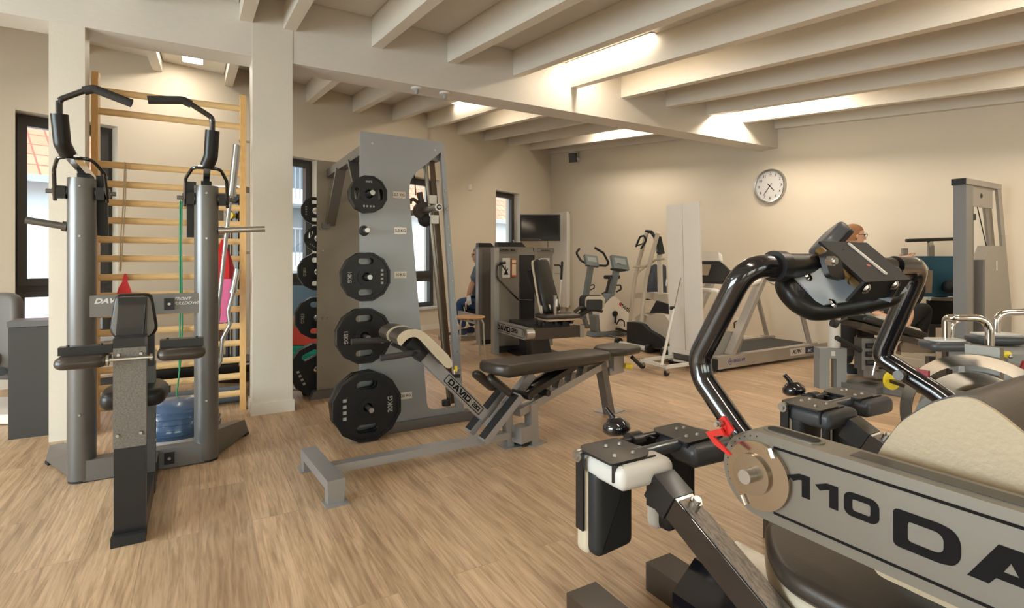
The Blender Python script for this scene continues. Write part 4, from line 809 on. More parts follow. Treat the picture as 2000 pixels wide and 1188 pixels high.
m = MB(); m.bar(on(M0, (.45, -.62, .36)), on(M0, (.86, -.62, .54)), .05, .045, bev=.008); la = m.out('leg_arm', black, t)
m = MB(); cushion(m, frame(on(M0, (.86, -.60, .60)), XM*.95-YM*.3, y=V((0, 0, 1))+XM*-.25), rrect(.27, .19, .05), .05, .02); p_ = m.out('leg_pad', rubber, t)
m = MB(); m.prism(rrect(.22, .145, .04), .02, frame(on(M0, (.868, -.655, .597)), XM*.95-YM*.3, y=V((0, 0, 1))+XM*-.25) @ Matrix.Translation((.01, .01, -.0)), bev=.003); m.out('cream_pad_face', cream, p_)
m = MB(); m.prism(rrect(.18, .115, .02), .02, frame(on(M0, (.86, -.675, .585)), XM*.95-YM*.3, y=V((0, 0, 1))+XM*-.25), bev=.003); m.out('pad_bracket', black, p_)
m = MB(); m.tube([on(M0, (.65, -.6, .50)), on(M0, (.72, -.62, .56)), on(M0, (.83, -.62, .54)), on(M0, (1.0, -.62, .50))], .02, n=12, fil=.05); m.out('grip_tube', bronzed, t)
m = MB()
for k in range(5): m.box((.16+.1*k, -.68+.02*(k % 2), .415), (.03, .05, .05), M0, .004)
for x in (.2, .45): m.cyl(on(M0, (x, -.72, .40)), on(M0, (x, -.60, .40)), .02, n=14)
m.out('adjusters', black, t)
# black rolled pads lying on top of the towers
for k, (x, y, L, lab) in enumerate(((.12, .74, .22, 'dark padded bolster lying on the rear grey tower'), (.18, .085, .36, 'dark padded bolster lying on the grey tower lettered 360'))):
    t = thing('bolster', lab, 'bolster', tuple(on(M0, (x, y, 1.235)))); m = MB(); m.add([(-L/2, -.06, 0), (L/2, -.06, 0), (L/2, .06, 0), (-L/2, .06, 0), (-L/2+.0, -.045, .055), (L/2-.05, -.045, .055), (L/2-.05, .045, .055), (-L/2+.0, .045, .055)], [(3, 2, 1, 0), (4, 5, 6, 7), (0, 1, 5, 4), (1, 2, 6, 5), (2, 3, 7, 6), (3, 0, 4, 7)], Matrix.Translation(on(M0, (x, y, 1.237 if k else 1.247))) @ Matrix.Rotation(R(-5.8), 4, 'Z'), bev=.018); m.out('padding', leather, t)
# rear machine (the man sits on it)
t = thing('rowing_machine', 'grey weight machine behind the lettered one, seated on by a man', 'weight machine', tuple(on(M0, (.1, .9, 0))))
t.name = 'torso_machine'
m = MB(); m.box((.17, .74, .63), (.32, .14, 1.14), M0, .006); b_ = m.out('tower_body', bronze, t); m = MB(); m.box((.17, .74, 1.21), (.34, .16, .07), M0, .01); m.out('tower_cap', bronze, t); m = MB(); m.box((.02, .70, .61), (.05, .08, 1.22), M0, .02, 3); m.out('corner_column', silverl, t)
m = MB(); m.box((.17, .74, .04), (.3, .13, .08), M0); m.out('kick_plate', rubber, t)
m = MB(); F = YZ(.02); m.prism([(-1.40, .258), (-.70, .258), (-.70, .375), (-1.40, .375)], .05, F, bev=.01); la = m.out('lettered_arm', silverl, t); wide('DAVID', YZ(-.031) @ Matrix.Translation((-.95, .315, 0)), .052, ink, la)
m = MB(); m.box((-.05, 1.1, .03), (.5, .07, .05), M0, .01); m.box((-.3, 1.1, .03), (.06, .5, .05), M0, .01); m.out('floor_frame', steel, t)
Dp = 7.75; q = lambda px, py, d=Dp: dep(px, py, d)
m = MB(); m.box((0, 0, 0), (.34, .34, .06), frame(q(936, 608), RT), .02); m.bar(q(936, 612), V((*q(936, 612).xy, .03)), .06, .06); m.out('seat', leather, t)
# ---------------------------------------------------------------- the man
shirt = mat('slate_blue_shirt', (.10, .12, .15), .8, bump=.3, bscale=30); jeans = mat('dark_blue_jeans', (.018, .045, .12), .8, bump=.2, bscale=200); navy = mat('navy_shoe', (.02, .03, .06), .6); wsole = mat('white_sole', (.6, .6, .6), .5)
hairg = mat('short_grey_hair', (.12, .11, .10), .8, bump=.6, bscale=150)
t = thing('person', 'man in slate T-shirt and jeans sitting half hidden behind the grey tower', 'person', tuple(V((*q(933, 600).xy, 0))))
LT = -RT
hip, kn, an = q(938, 594), q(897, 588), q(906, 640)
skin('jeans', [hip, hip+FW*.1, hip-FW*.1, kn-FW*.09+V((0, 0, 0)), an-FW*.09, kn+FW*.12+RT*.1, an+FW*.12+RT*.12], [(0, 1), (0, 2), (2, 3), (3, 4), (1, 5), (5, 6)], [.13, .11, .11, .078, .055, .075, .055], jeans, t)
shoe(t, V((*(q(913, 650)-FW*.09).xy, 0)), LT+V((0, 0, 0)), navy, wsole); shoe(t, V((*(q(926, 648)+FW*.12).xy, 0)), LT, navy, wsole)
nk = q(936, 519); 
skin('shirt', [hip+V((0, 0, .03)), q(938, 560), q(936, 535), nk, q(934, 529)-FW*.17, q(926, 548)-FW*.2, q(936, 529)+FW*.17, q(928, 548)+FW*.2], [(0, 1), (1, 2), (2, 3), (2, 4), (4, 5), (2, 6), (6, 7)], [.135, .14, .15, .07, .075, .062, .075, .062], shirt, t)
for s in (-1, 1): a0 = q(926, 548)+FW*.2*s; e0 = q(919, 568)+FW*.2*s; w0 = q(915, 583)+FW*.14*s; skin('forearm', [a0, e0, w0], [(0, 1), (1, 2)], [.043, .038, .026], skinm, t); hand(t, w0, V((-.5, -.3, -1)), RT)
skin('neck', [nk-V((0, 0, .03)), nk+V((0, 0, .07))], [(0, 1)], [.05, .05], skinm, t); head(t, q(935, 498), LT*1+FW*-.3, hairg, .092, True)
tt = thing('towel', 'white cloth held by the sitting man at his lap', 'cloth', tuple(q(916, 590, Dp-.25))); m = MB(); m.loft([[q(912, 578, 7.5), q(919, 577, 7.5), q(919, 577, 7.46), q(912, 578, 7.46)], [q(911, 588, 7.5), q(920, 587, 7.5), q(920, 587, 7.44), q(911, 588, 7.44)], [q(914, 597, 7.5), q(921, 594, 7.5), q(921, 594, 7.46), q(914, 597, 7.46)]]); m.out('cloth_fold', paper, tt)
# ================================================================ STOOL
birch = mat('birch_seat', (.60, .36, .18), .4, bump=.05, var=.06, bscale=20)
sc_ = onz(917, 618, .465); sc_.z = 0; sc_ = V((2.66, 5.47, 0)); sc_ = onz(917.5, 617.5, .47); sc_.z = 0
t = thing('stool', 'round wooden-seated stool on four bent metal legs', 'stool', sc_)
m = MB(); m.lathe([(.0, .448), (.15, .448), (.165, .454), (.168, .462), (.16, .47), (0, .472)], Matrix.Translation(sc_), 40); m.out('seat', birch, t)
for k in range(4):
    a = R(30+90*k); d = V((cos(a), sin(a), 0)); m = MB(); m.tube([sc_+d*.05+V((0, 0, .44)), sc_+d*.155+V((0, 0, .44)), sc_+d*.175+V((0, 0, .40)), sc_+d*.20+V((0, 0, 0))], .0095, n=12, fil=.03); m.out('leg', mat('beige_grey_tube', (.42, .38, .32), .4, .4), t)
# ================================================================ CORNER: TELEVISION, WHITE PANEL, CRUTCH, SPEAKER, CLOCK, SWITCH
D = 10.0; c = dep(1055, 445, D); F = frame(c, RT, y=(0, 0, 1))
t = thing('television', 'black flat television on the wall above the grey towers', 'television', tuple(c))
m = MB(); m.box((0, 0, -.025), (.752, .495, .05), F, .006); m.out('housing', rubber, t); m = MB(); m.box((0, .02, .002), (.70, .42, .004), F); m.out('screen', mat('dark_screen', (.008, .01, .012), .08), t)
m = MB(); m.box((-.17, -.212, .002), (.30, .012, .003), F); m.out('speaker_strip', mat('copper_strip', (.10, .06, .04), .3, .5), t); m = MB(); m.box((0, -.225, .002), (.035, .006, .003), F); m.out('emblem', inkw, t)
m = MB(); wq = W0 + WD*((c-W0).dot(WD)); wq.z = c.z; m.bar(c+FW*.05, wq, .05, .06); m.out('wall_arm', rubber, t)
t = thing('wall_panel_radiator', 'tall flat white radiator panel on the clock wall beside the television', 'radiator', (6.2, 8.72, .2)); t.name = 'panel_radiator'
m = MB(); m.box((6.165, 8.72, 1.10), (.05, .64, 1.86), bev=.01); m.out('front_panel', whitep, t); m = MB(); m.box((6.22, 8.72, 1.10), (.07, .56, 1.80), bev=.004); m.out('back_panel', whitep, t); m = MB(); m.cyl((6.2, 8.55, .0), (6.2, 8.55, .2), .012, n=10); m.cyl((6.2, 8.6, .0), (6.2, 8.6, .2), .012, n=10); m.out('pipe', whitep, t)
t = thing('step_trainer', 'small white step trainer with pole and black handle beside the grey towers', 'step trainer', tuple(onz(1094, 624, 0))); b = onz(1094, 624, 0); m = MB(); m.box((0, .0, .06), (.30, .26, .12), frame(b-RT*.09, RT), .03); m.out('base_body', mat('cool_white_plastic', (.6, .63, .68), .4), t)
dd_ = (b.xy-V((0, 0))).length; dc = (b-cz()).dot(FW); m = MB(); m.tube([dep(1091, 612, dc), dep(1096, 546, dc)], .016, n=12); m.out('pole', whitep, t); m = MB(); m.tube([dep(1096, 546, dc), dep(1098, 511, dc)], .022, n=12); m.tube([dep(1082, 518, dc), dep(1093, 518, dc), dep(1096, 524, dc)], .015, n=10, fil=.03); m.tube([dep(1082, 535, dc), dep(1093, 535, dc)], .006, n=8); m.out('handle', rubber, t)
t = thing('wall_speaker', 'small dark speaker on a white bracket high on the clock wall', 'speaker', (6.2, 8.25, 3.0)); p = ona(1119, 308, 6.12)
m = MB(); m.box((0, 0, 0), (.15, .13, .17), frame(p, (-.6, -.5, -.2)), .01); m.out('speaker_body', mat('dark_grey_speaker', (.06, .055, .05), .6), t); m = MB(); m.box((0, 0, 0), (.012, .15, .19), frame(p+V((-.6, -.5, -.2)).normalized()*-.07, (-.6, -.5, -.2)), .003); m.bar(p, p+V((.14, 0, -.03)), .05, .05); q_ = ona(1126, 316, 6.255); m.box((q_.x-.01, q_.y, q_.z), (.02, .1, .07), bev=.004); m.out('bracket', whitep, t)
t = thing('wall_clock', 'round white clock with silver rim high on the right wall', 'clock', (6.25, 4.2, 2.02)); cc = V((6.26, 4.195, 2.02)); cr = .215
FX = Matrix(((0, 0, -1, 6.26), (-1, 0, 0, cc.y), (0, 1, 0, cc.z), (0, 0, 0, 1)))
m = MB(); m.lathe([(cr, 0), (cr, .035), (cr-.008, .045), (cr-.022, .04), (cr-.024, .012)], FX, 56, False); m.out('rim', steel, t, smooth=50); m = MB(); m.lathe([(cr-.022, 0), (cr-.022, .018), (0, .018)], FX, 56); dl = m.out('dial', mat('clock_dial', (.62, .60, .58), .5), t)
for k in range(1, 13):
    a = R(90-30*k); text(str(k), FX @ Matrix.Translation((.152*cos(a), .152*sin(a), .0185)), .046, ink, dl, name='numeral', bold=.0004)
def handm(name, ang, L, w, z):
    a = R(90-ang); d = V((cos(a), sin(a), 0)); n_ = V((-d.y, d.x, 0)); m = MB(); m.add([FX @ (d*-.045+n_*w+V((0, 0, z))), FX @ (d*-.045-n_*w+V((0, 0, z))), FX @ (d*L-n_*w*.6+V((0, 0, z))), FX @ (d*L+n_*w*.6+V((0, 0, z)))]+[FX @ (p_+V((0, 0, z+.002))) for p_ in (d*-.045+n_*w, d*-.045-n_*w, d*L-n_*w*.6, d*L+n_*w*.6)], [(3, 2, 1, 0), (4, 5, 6, 7), (0, 1, 5, 4), (1, 2, 6, 5), (2, 3, 7, 6), (3, 0, 4, 7)]); m.out(name, ink, t)
handm('hour_hand', 138, .085, .0055, .02); handm('minute_hand', 219, .135, .004, .023)
p = onpl(917, 366, W0, WN); t = thing('wall_sensor', 'small white box on the window wall right of the silver rack', 'wall sensor', tuple(p)); m = MB(); m.box((0, 0, .014), (.06, .1, .028), frame(p, WD, y=(0, 0, 1)), .005); m.out('cover', whitep, t)
for k, (px, py) in enumerate(((819, 168), (874, 178))):
    p = onz(px, py, 2.487); p.y = 4.17; t = thing('motion_sensor', 'white ceiling sensor under the girder, %s' % ('nearer the silver rack' if k == 0 else 'closer to the lit ceiling panel'), 'motion sensor', tuple(p), 0, 'girder sensors')
    m = MB(); m.lathe([(.046, 0), (.046, -.006), (.038, -.012), (0, -.012)], Matrix.Translation(p), 32); m.out('sensor_disc', whitep, t); m = MB(); m.lathe([(.018, -.012), (.018, -.035), (.012, -.05), (0, -.053)], Matrix.Translation(p), 24); m.out('lens', mat('grey_lens', (.30, .29, .27), .3), t)
t = thing('wall_socket', 'white wall socket with dangling plug behind the treadmill', 'socket', (6.25, 5.0, .5)); p = ona(1441, 627, 6.25); m = MB(); m.box((6.252, p.y, p.z), (.014, .08, .08), bev=.004); m.out('cover', whitep, t); m = MB(); m.tube([V((6.235, p.y, p.z)), V((6.2, p.y+.02, p.z-.02)), V((6.22, p.y+.03, p.z-.1))], .008, n=8, fil=.02); m.out('plug_lead', rubber, t)
# ================================================================ EXERCISE BIKES
steelblue = mat('blue_grey_paint', (.17, .20, .21), .45, .2); bikew = mat('pale_cream_body', (.78, .73, .65), .4)
def console(m_, c, x, y, w, h, par, name='console', d=.05):
    F = frame(c, x, y=y); m = MB(); m.box((0, 0, -d/2), (w, h, d), F, .02, 3); o = m.out(name, m_, par); m = MB(); m.box((0, h*.08, .001), (w*.7, h*.45, .003), F); m.out('display', mat('lcd_grey', (.30, .33, .32), .3), o); return o
BM = rz((4.959, 5.955, 0), -4); BX = BM.to_3x3() @ V((1, 0, 0)); BY = BM.to_3x3() @ V((0, 1, 0)); XZM = lambda M_, y: M_ @ Matrix(((1, 0, 0, 0), (0, 0, -1, y), (0, 1, 0, 0), (0, 0, 0, 1)))
t = thing('exercise_bike', 'cream exercise bike with red and black lettering and blue-grey display', 'exercise bike', (4.959, 5.955, 0), R(-4))
m = MB(); m.prism(roundpoly([(-.07, .07), (.52, .07), (.50, .30), (.19, .57), (.11, .56), (-.10, .42)], [.02, .04, .08, .06, .06, .06]), .16, XZM(BM, .08), bev=.02); bd = m.out('body_shell', bikew, t)
m = MB(); m.prism([(-.19, .01), (.55, .01), (.55, .065), (-.16, .065)], .22, XZM(BM, .11), bev=.008); m.box((.05, 0, .012), (.06, .5, .02), BM, .006); m.out('base', steelblue, t)
m = MB(); m.prism(roundpoly([(-.12, .40), (.12, .60), (.20, .60), (.10, .54), (-.09, .38)], .01), .17, XZM(BM, .085)); m.out('top_trim', steelblue, t); m = MB(); m.bar(on(BM, (-.10, 0, .06)), on(BM, (-.12, 0, .30)), .16, .05, up=BX); m.out('rear_strut', steelblue, t)
m = MB(); m.bar(on(BM, (.165, 0, .56)), on(BM, (.30, 0, 1.04)), .07, .07, up=BX, bev=.012); m.out('front_post', steelblue, t)
m = MB(); m.tube([on(BM, (.02, .0, .6)), on(BM, (.10, .02, .63)), on(BM, (.20, .02, .86))], .012, n=10); m.tube([on(BM, (.25, -.03, .72)), on(BM, (.30, -.06, .72)), on(BM, (.31, -.06, .66)), on(BM, (.24, -.03, .62))], .012, n=10, fil=.02); m.tube([on(BM, (.14, -.04, .955)), on(BM, (.30, -.06, .93)), on(BM, (.40, -.04, .935))], .016, n=10); m.out('handle', rubber, t)
console(steelblue, on(BM, (.33, -.02, 1.05)), BX*.98+V((0, 0, -.1)), V((0, 0, 1))+BX*-.22+BY*.45, .28, .21, t)
m = MB(); m.cyl(on(BM, (.18, -.10, .315)), on(BM, (.18, -.08, .315)), .042, n=24); m.bar(on(BM, (.18, -.11, .315)), on(BM, (.165, -.11, .18)), .02, .02); cr_ = m.out('crank', rubber, t)
m = MB(); m.box((.20, -.16, .155), (.14, .1, .03), BM @ Matrix.Rotation(R(18), 4, 'Y'), .006); m.out('pedal', rubber, cr_); m = MB(); m.tube([on(BM, (.14, -.17, .17)), on(BM, (.20, -.17, .25)), on(BM, (.28, -.17, .21)), on(BM, (.28, -.17, .13))], .01, n=8, fil=.04); m.out('strap', rubber, cr_)
text('e', XZM(BM, -.082) @ Matrix.Translation((.285, .455, 0)) @ Matrix.Rotation(R(-35), 4, 'Z'), .10, red, bd, bold=.003); text('motion', XZM(BM, -.082) @ Matrix.Translation((.40, .375, 0)) @ Matrix.Rotation(R(-35), 4, 'Z'), .09, ink, bd, bold=.002)
RM = rz((5.358, 6.736, 0), -4)
t = thing('exercise_bike', 'slim grey exercise bike with looped black handlebars behind the cream one', 'exercise bike', (5.358, 6.736, 0), R(-4)); RX = RM.to_3x3() @ V((1, 0, 0)); RY = RM.to_3x3() @ V((0, 1, 0))
m = MB(); m.bar(on(RM, (-.13, 0, .15)), on(RM, (.04, 0, 1.0)), .07, .08, up=RX, bev=.015); m.out('front_post', steelblue, t)
m = MB(); m.bar(on(RM, (-.10, 0, .20)), on(RM, (-.04, 0, .03)), .07, .05, up=RX); m.bar(on(RM, (-.05, 0, .03)), on(RM, (.4, 0, .03)), .07, .05); m.box((.05, 0, .02), (.07, .5, .03), RM, .008); m.box((.38, 0, .02), (.07, .45, .03), RM, .008); m.out('base', steelblue, t)
m = MB(); m.prism(roundpoly([(.06, .05), (.5, .05), (.45, .35), (.2, .5), (.0, .45)], .05), .12, XZM(RM, .06), bev=.02); m.out('body_shell', steelblue, t)
m = MB(); m.bar(on(RM, (.3, 0, .4)), on(RM, (.42, 0, .78)), .05, .04, up=RX); cushion(m, frame(on(RM, (.44, 0, .78)), RX), roundpoly([(-.14, -.03), (.1, -.12), (.12, .12), (-.14, .03)], .03), .06, .02); m.out('saddle', rubber, t)
console(steelblue, on(RM, (.05, -.02, 1.08)), RX*.98+V((0, 0, -.12)), V((0, 0, 1))+RX*-.25+RY*.5, .24, .19, t)
m = MB()
m.tube([on(RM, (-.11, .1, 1.27)), on(RM, (-.175, .1, 1.20)), on(RM, (-.12, .05, 1.08)), on(RM, (-.01, -.02, 1.0))], .018, n=12, fil=.05); m.tube([on(RM, (.03, -.12, 1.28)), on(RM, (.18, -.14, 1.20)), on(RM, (.30, -.12, 1.04)), on(RM, (.27, -.1, .99)), on(RM, (.16, -.05, 1.0))], .018, n=12, fil=.05); m.tube([on(RM, (.02, -.03, .68)), on(RM, (.07, -.05, .70)), on(RM, (.07, -.05, .64)), on(RM, (.01, -.03, .61))], .010, n=8, fil=.02); m.out('handlebar', rubber, t)
# ================================================================ ELLIPTICAL TRAINER
creamp = mat('cream_beige_plastic', (.52, .45, .35), .45); e0 = onz(1213, 676, 0); e1 = onz(1270, 690, 0); eo = (e0+e1)/2; EX = (e1-e0).normalized(); EY = V((-EX.y, EX.x, 0)); EM = frame(eo, EX)
def EP(px, py, off=0): return onpl(px, py, eo+EY*off, EY)
t = thing('elliptical_trainer', 'cream and black elliptical trainer with two long curved beige arms', 'elliptical trainer', tuple(eo))
m = MB(); m.cyl(EP(1212, 671)+V((0, 0, 0)), EP(1266, 682), .03, n=18); m.out('front_tube', whitep, t)
for px, py in ((1208, 669), (1268, 683)): m = MB(); c = EP(px, py); c.z = .05; m.cyl(c-EX*.025, c+EX*.025, .05, n=20, bev=.01); m.out('wheel', rubber, t)
o_ = [EP(*p) for p in ((1221.5, 629), (1240, 630), (1252, 634), (1262, 645), (1280, 655), (1289, 662), (1297, 676), (1290, 681), (1244, 680), (1240, 676), (1221.5, 672))]
lo = [((p-eo).dot(EX), p.z) for p in o_]; EF = frame(eo, EX, y=(0, 0, 1))
m = MB(); m.prism(lo, .30, EF @ Matrix.Translation((0, 0, -.32)), bev=.012); m.bar(EP(1236, 640, -.01), EP(1236, 672, -.01), .03, .02); m.out('black_housing', rubber, t)
o_ = [EP(*p, .06) for p in ((1240, 660), (1238, 620), (1250, 612), (1262, 618), (1280, 612), (1296, 615), (1304, 628), (1304, 676), (1296, 676), (1288, 660))]
m = MB(); m.prism([((p-eo).dot(EX), p.z) for p in o_], .34, EF @ Matrix.Translation((0, 0, -.42)), bev=.03, seg=3); m.out('cream_shell', creamp, t, smooth=50)
for sh, dd_ in (((1231, 628), .02), ((1253, 628), .0)):
    x0 = sh[0]; pts = [EP(x0, 628, dd_), EP(x0+4, 585, dd_), EP(x0+9, 545, dd_), EP(x0+17, 510, dd_), EP(x0+32, 455, dd_)]; m = MB(); m.tube([pts[0], (pts[1]), pts[2], pts[3], pts[4]], .024, n=14, fil=.15); m.out('swing_arm', creamp, t)
m = MB(); m.tube([EP(1238, 521), EP(1262, 521)], .014, n=10); m.tube([EP(1263, 520, .1), EP(1280, 508, .1), EP(1300, 505, .1)], .014, n=10, fil=.1); m.tube([EP(1246, 533), EP(1258, 523)], .01, n=8); m.out('cross_tube', creamp, t)
m = MB(); o_ = [EP(*p, .15) for p in ((1232, 572), (1262, 571), (1300, 574), (1300, 605), (1284, 592), (1262, 584), (1234, 582))]; m.prism([((p-eo).dot(EX), p.z) for p in o_], .12, EF @ Matrix.Translation((0, 0, -.3)), bev=.015); m.out('upper_deck', creamp, t)
m = MB(); o_ = [EP(*p, .1) for p in ((1262, 612), (1275, 588), (1300, 596), (1306, 615), (1290, 612))]; m.prism([((p-eo).dot(EX), p.z) for p in o_], .2, EF @ Matrix.Translation((0, 0, -.35)), bev=.01); m.out('pedal_arm_cover', rubber, t)
m = MB(); m.tube([EP(1262, 452, .05), EP(1272, 453, .05), EP(1279, 463, .05)], .02, n=10, fil=.03)
m.tube([EP(1242, 482), EP(1250, 463), EP(1258, 460), EP(1262, 470), EP(1252, 486)], .012, n=8, fil=.03); m.tube([EP(1244, 480), EP(1256, 476)], .008, n=8); m.out('hand_loop', rubber, t)
F = frame(EP(1282, 480, .1), EX*.8-EY*.5+V((0, 0, -.1)), y=V((0, 0, 1))+EX*-.4); m = MB(); m.box((0, 0, -.03), (.20, .2, .07), F, .012); cn = m.out('console', rubber, t); m = MB(); m.box((-.02, 0, .007), (.12, .13, .004), F); m.out('display', mat('lcd_grey', (.30, .33, .32), .3), cn)
m = MB(); m.bar(EP(1290, 575, .15), EP(1288, 495, .12), .05, .04); m.out('console_post', creamp, t)
m = MB(); m.box((.35, .0, .03), (.7, .1, .05), EM @ Matrix.Translation((-.2, .45, 0)), .01); m.out('floor_beam', rubber, t)
# recumbent bike behind
rb = dep(1283, 600, 7.0); rb.z = 0; t = thing('recumbent_bike', 'exercise bike with tall dark blue backrest and white side frame behind the elliptical trainer', 'exercise bike', tuple(rb))
F = frame(dep(1281, 548, 7.0), RT, y=(0, .1, 1)); m = MB(); cushion(m, F, roundpoly([(-.12, -.22), (.13, -.22), (.13, .2), (.0, .22), (-.06, .2), (-.13, -.05)], .04), .05, .02); m.out('backrest', mat('dark_blue_vinyl', (.03, .035, .05), .5), t)
m = MB(); m.tube([dep(1284, 515, 6.96), dep(1291, 525, 6.96), dep(1291, 535, 6.96), dep(1281, 572, 6.96)], .018, n=10, fil=.05); m.tube([dep(1303, 545, 6.96), dep(1296, 572, 6.96)], .016, n=10); m.out('side_frame', whitep, t)
m = MB(); m.bar(dep(1281, 580, 7.0), V((*dep(1281, 580, 7.0).xy, .04)), .08, .12); m.bar(rb+V((0, 0, .03))-RT*.3, rb+V((0, 0, .03))+RT*.3, .4, .05); m.out('base', whitep, t); m = MB(); cushion(m, frame(dep(1281, 585, 6.9), RT), rrect(.34, .34, .05), .06, .02); m.out('seat', rubber, t)
# ================================================================ POSTURE PANEL ON WHEELS
t = thing('mobile_panel', 'tall narrow white panel on a wheeled white frame before the treadmill', 'panel', (4.2, 3.74, 0))
white = mat('white_lacquer', (.70, .67, .61), .45)
PL = Matrix(((0, -0.0, -1, 4.235), (-1, 0, 0, 3.96), (0, 1, 0, 0), (0, 0, 0, 1)))   # local x -> -b, y -> z, normal -> -a
m = MB()
def psh(x0, x1, z0, z1, y0, t_): m.add([PL @ V(p) for p in ((x0, z0, y0), (x1, z0, y0), (x1, z1, y0+.05), (x0, z1, y0+.05), (x0, z0, y0+t_), (x1, z0, y0+t_), (x1, z1, y0+.05+t_), (x0, z1, y0+.05+t_))], [(3, 2, 1, 0), (4, 5, 6, 7), (0, 1, 5, 4), (1, 2, 6, 5), (2, 3, 7, 6), (3, 0, 4, 7)], bev=.002, seg=1)
psh(0, .205, .13, 1.645, 0, .022); psh(.211, .42, .13, 1.645, 0, .022); pn = m.out('panel_board', white, t)
m = MB(); m.box((.21, .155, .01), (.44, .05, .05), PL, .003); [m.box((x, .10, .01), (.05, .12, .045), PL, .003) for x in (.015, .405)]; m.box((.21, .05, .01), (.44, .02, .03), PL, .003); m.out('foot_frame', white, t)
m = MB(); m.box((.21, .1, .0), (.33, .06, .02), PL); m.out('vent_strip', mat('dark_taupe', (.10, .09, .075), .6), t)
c0, c1, c2, c3 = V((3.80, 3.93, .085)), V((3.75, 3.565, .085)), V((4.20, 3.54, .085)), V((4.20, 3.93, .085))
m = MB()
for a, b in ((c0, c1), (c1, c2), (c0, c3)): m.bar(a, b, .03, .03, ext=.015, bev=.003)
m.out('wheel_frame', white, t)
for c in (c0, c1, c3, c2):
    m = MB(); m.cyl(V((c.x, c.y-.012, .028)), V((c.x, c.y+.012, .028)), .028, n=18, bev=.004); w_ = m.out('castor', rubber, t); m = MB(); m.cyl(V((c.x, c.y, .045)), V((c.x, c.y, .08)), .012, n=10); m.box((c.x, c.y, .045), (.03, .034, .03), bev=.004); m.out('castor_fork', steel, w_)
r0, r1, r2 = V((3.93, 3.79, .09)), onb(1313, 605, 3.76), onpl(1331, 538, (4.205, 3.7, 0), (1, 0, 0)); r0 = onz(1292, 714, .09)
m = MB(); m.cyl(r0, r0.lerp(r2, .62), .014, n=14); m.out('strut_tube', white, t); m = MB(); m.cyl(r0.lerp(r2, .6), r2, .006, n=10); m.out('strut_rod', chrome, t); k = r0.lerp(r2, .62); m = MB(); m.cyl(k-V((0, 0, 0)), k-RT*.04, .018, n=8, bev=.003); m.out('knob', rubber, t); m = MB(); m.box((0, 0, 0), (.04, .03, .05), frame(r2, (1, 0, 0)), .004); m.out('strut_bracket', white, t)
p = onpl(1331, 408, (4.19, 3.7, 0), (1, 0, 0)); m = MB(); m.box(p, (.01, .06, .006)); m.out('hook', black, t)
# ================================================================ TREADMILL
tg = mat('warm_silver_paint', (.42, .38, .33), .42, .35); tgd = mat('taupe_grey_paint', (.26, .25, .22), .5, .1)
Y0, Y1, A0_, A1_ = 3.41, 4.12, 4.27, 6.12
t = thing('treadmill', 'long silver-beige treadmill standing against the clock wall', 'treadmill', (5.2, 3.76, 0))
for y in (Y0, Y1-.08): m = MB(); m.box(((A0_+A1_)/2, y+.04, .09), (A1_-A0_, .08, .12), bev=.006); s_ = m.out('side_rail', tg, t); SR = s_ if y == Y0 else SR
m = MB(); m.box(((A0_+A1_)/2+.1, (Y0+Y1)/2, .11), (1.5, Y1-Y0-.16, .04), bev=.01); m.out('running_belt', mat('dark_belt', (.035, .034, .03), .75, bump=.2, bscale=300), t)
m = MB(); m.box((A0_+.3, (Y0+Y1)/2, .08), (.55, Y1-Y0-.16, .1)); m.box((A0_-.012, (Y0+Y1)/2, .08), (.03, Y1-Y0, .1), bev=.005); m.out('front_tray', rubber, t)
for x, y in ((A0_+.08, Y0+.05), (A0_+.08, Y1-.05), (A1_-.08, Y0+.05), (A1_-.08, Y1-.05)): m = MB(); m.cyl((x, y, 0), (x, y, .035), .03, n=16); m.out('foot', rubber, t)
m = MB(); m.prism(roundpoly([(4.30, .12), (4.72, .12), (4.80, .30), (4.66, .36), (4.30, .39)], [.01, .02, .04, .08, .03]), Y1-Y0-.2, Matrix(((1, 0, 0, 0), (0, 0, 1, Y0+.1), (0, 1, 0, 0), (0, 0, 0, 1))), bev=.015); m.out('motor_hood', tgd, t)
for y in (Y0+.05, Y1-.05):
    m = MB(); m.bar((4.50, y, .14), (5.02, y, .90), .05, .09, up=(0, 1, 0), bev=.01); m.out('front_upright', tg, t)
    m = MB(); m.tube([(5.86 if y < 4 else 6.0, y, .15), (5.55 if y < 4 else 5.72, y, .88)], .026, n=14); m.out('rear_upright', tg, t); m = MB(); m.box((5.87 if y < 4 else 6.0, y, .155), (.16, .08, .012), bev=.003); m.out('upright_plate', tg, t)
    m = MB(); m.tube([(4.42, y, .72), (4.62, y, .78), (5.0, y, .87), (5.25, y, .90), (5.62, y, .89)], .024, n=14, fil=.12); m.out('handrail', whitep, t)
m = MB(); m.bar((5.16, Y0+.05, .86), (5.30, Y0+.05, .82), .04, .04, up=(0, 1, 0), bev=.01); m.out('rail_stub', whitep, t)
m = MB(); m.tube([(4.42, Y0+.05, .72), (4.38, Y0+.1, .78), (4.38, Y1-.1, .78), (4.42, Y1-.05, .72)], .02, n=12, fil=.05); m.out('cross_bar', whitep, t)
F = frame((4.55, (Y0+Y1)/2+.05, .93), (0, -1, 0), y=(.45, 0, 1)); m = MB(); m.prism(roundpoly([(-.33, -.10), (.33, -.10), (.36, .02), (.22, .12), (-.22, .12), (-.36, .02)], .03), .07, F, bev=.012); cn = m.out('console', rubber, t)
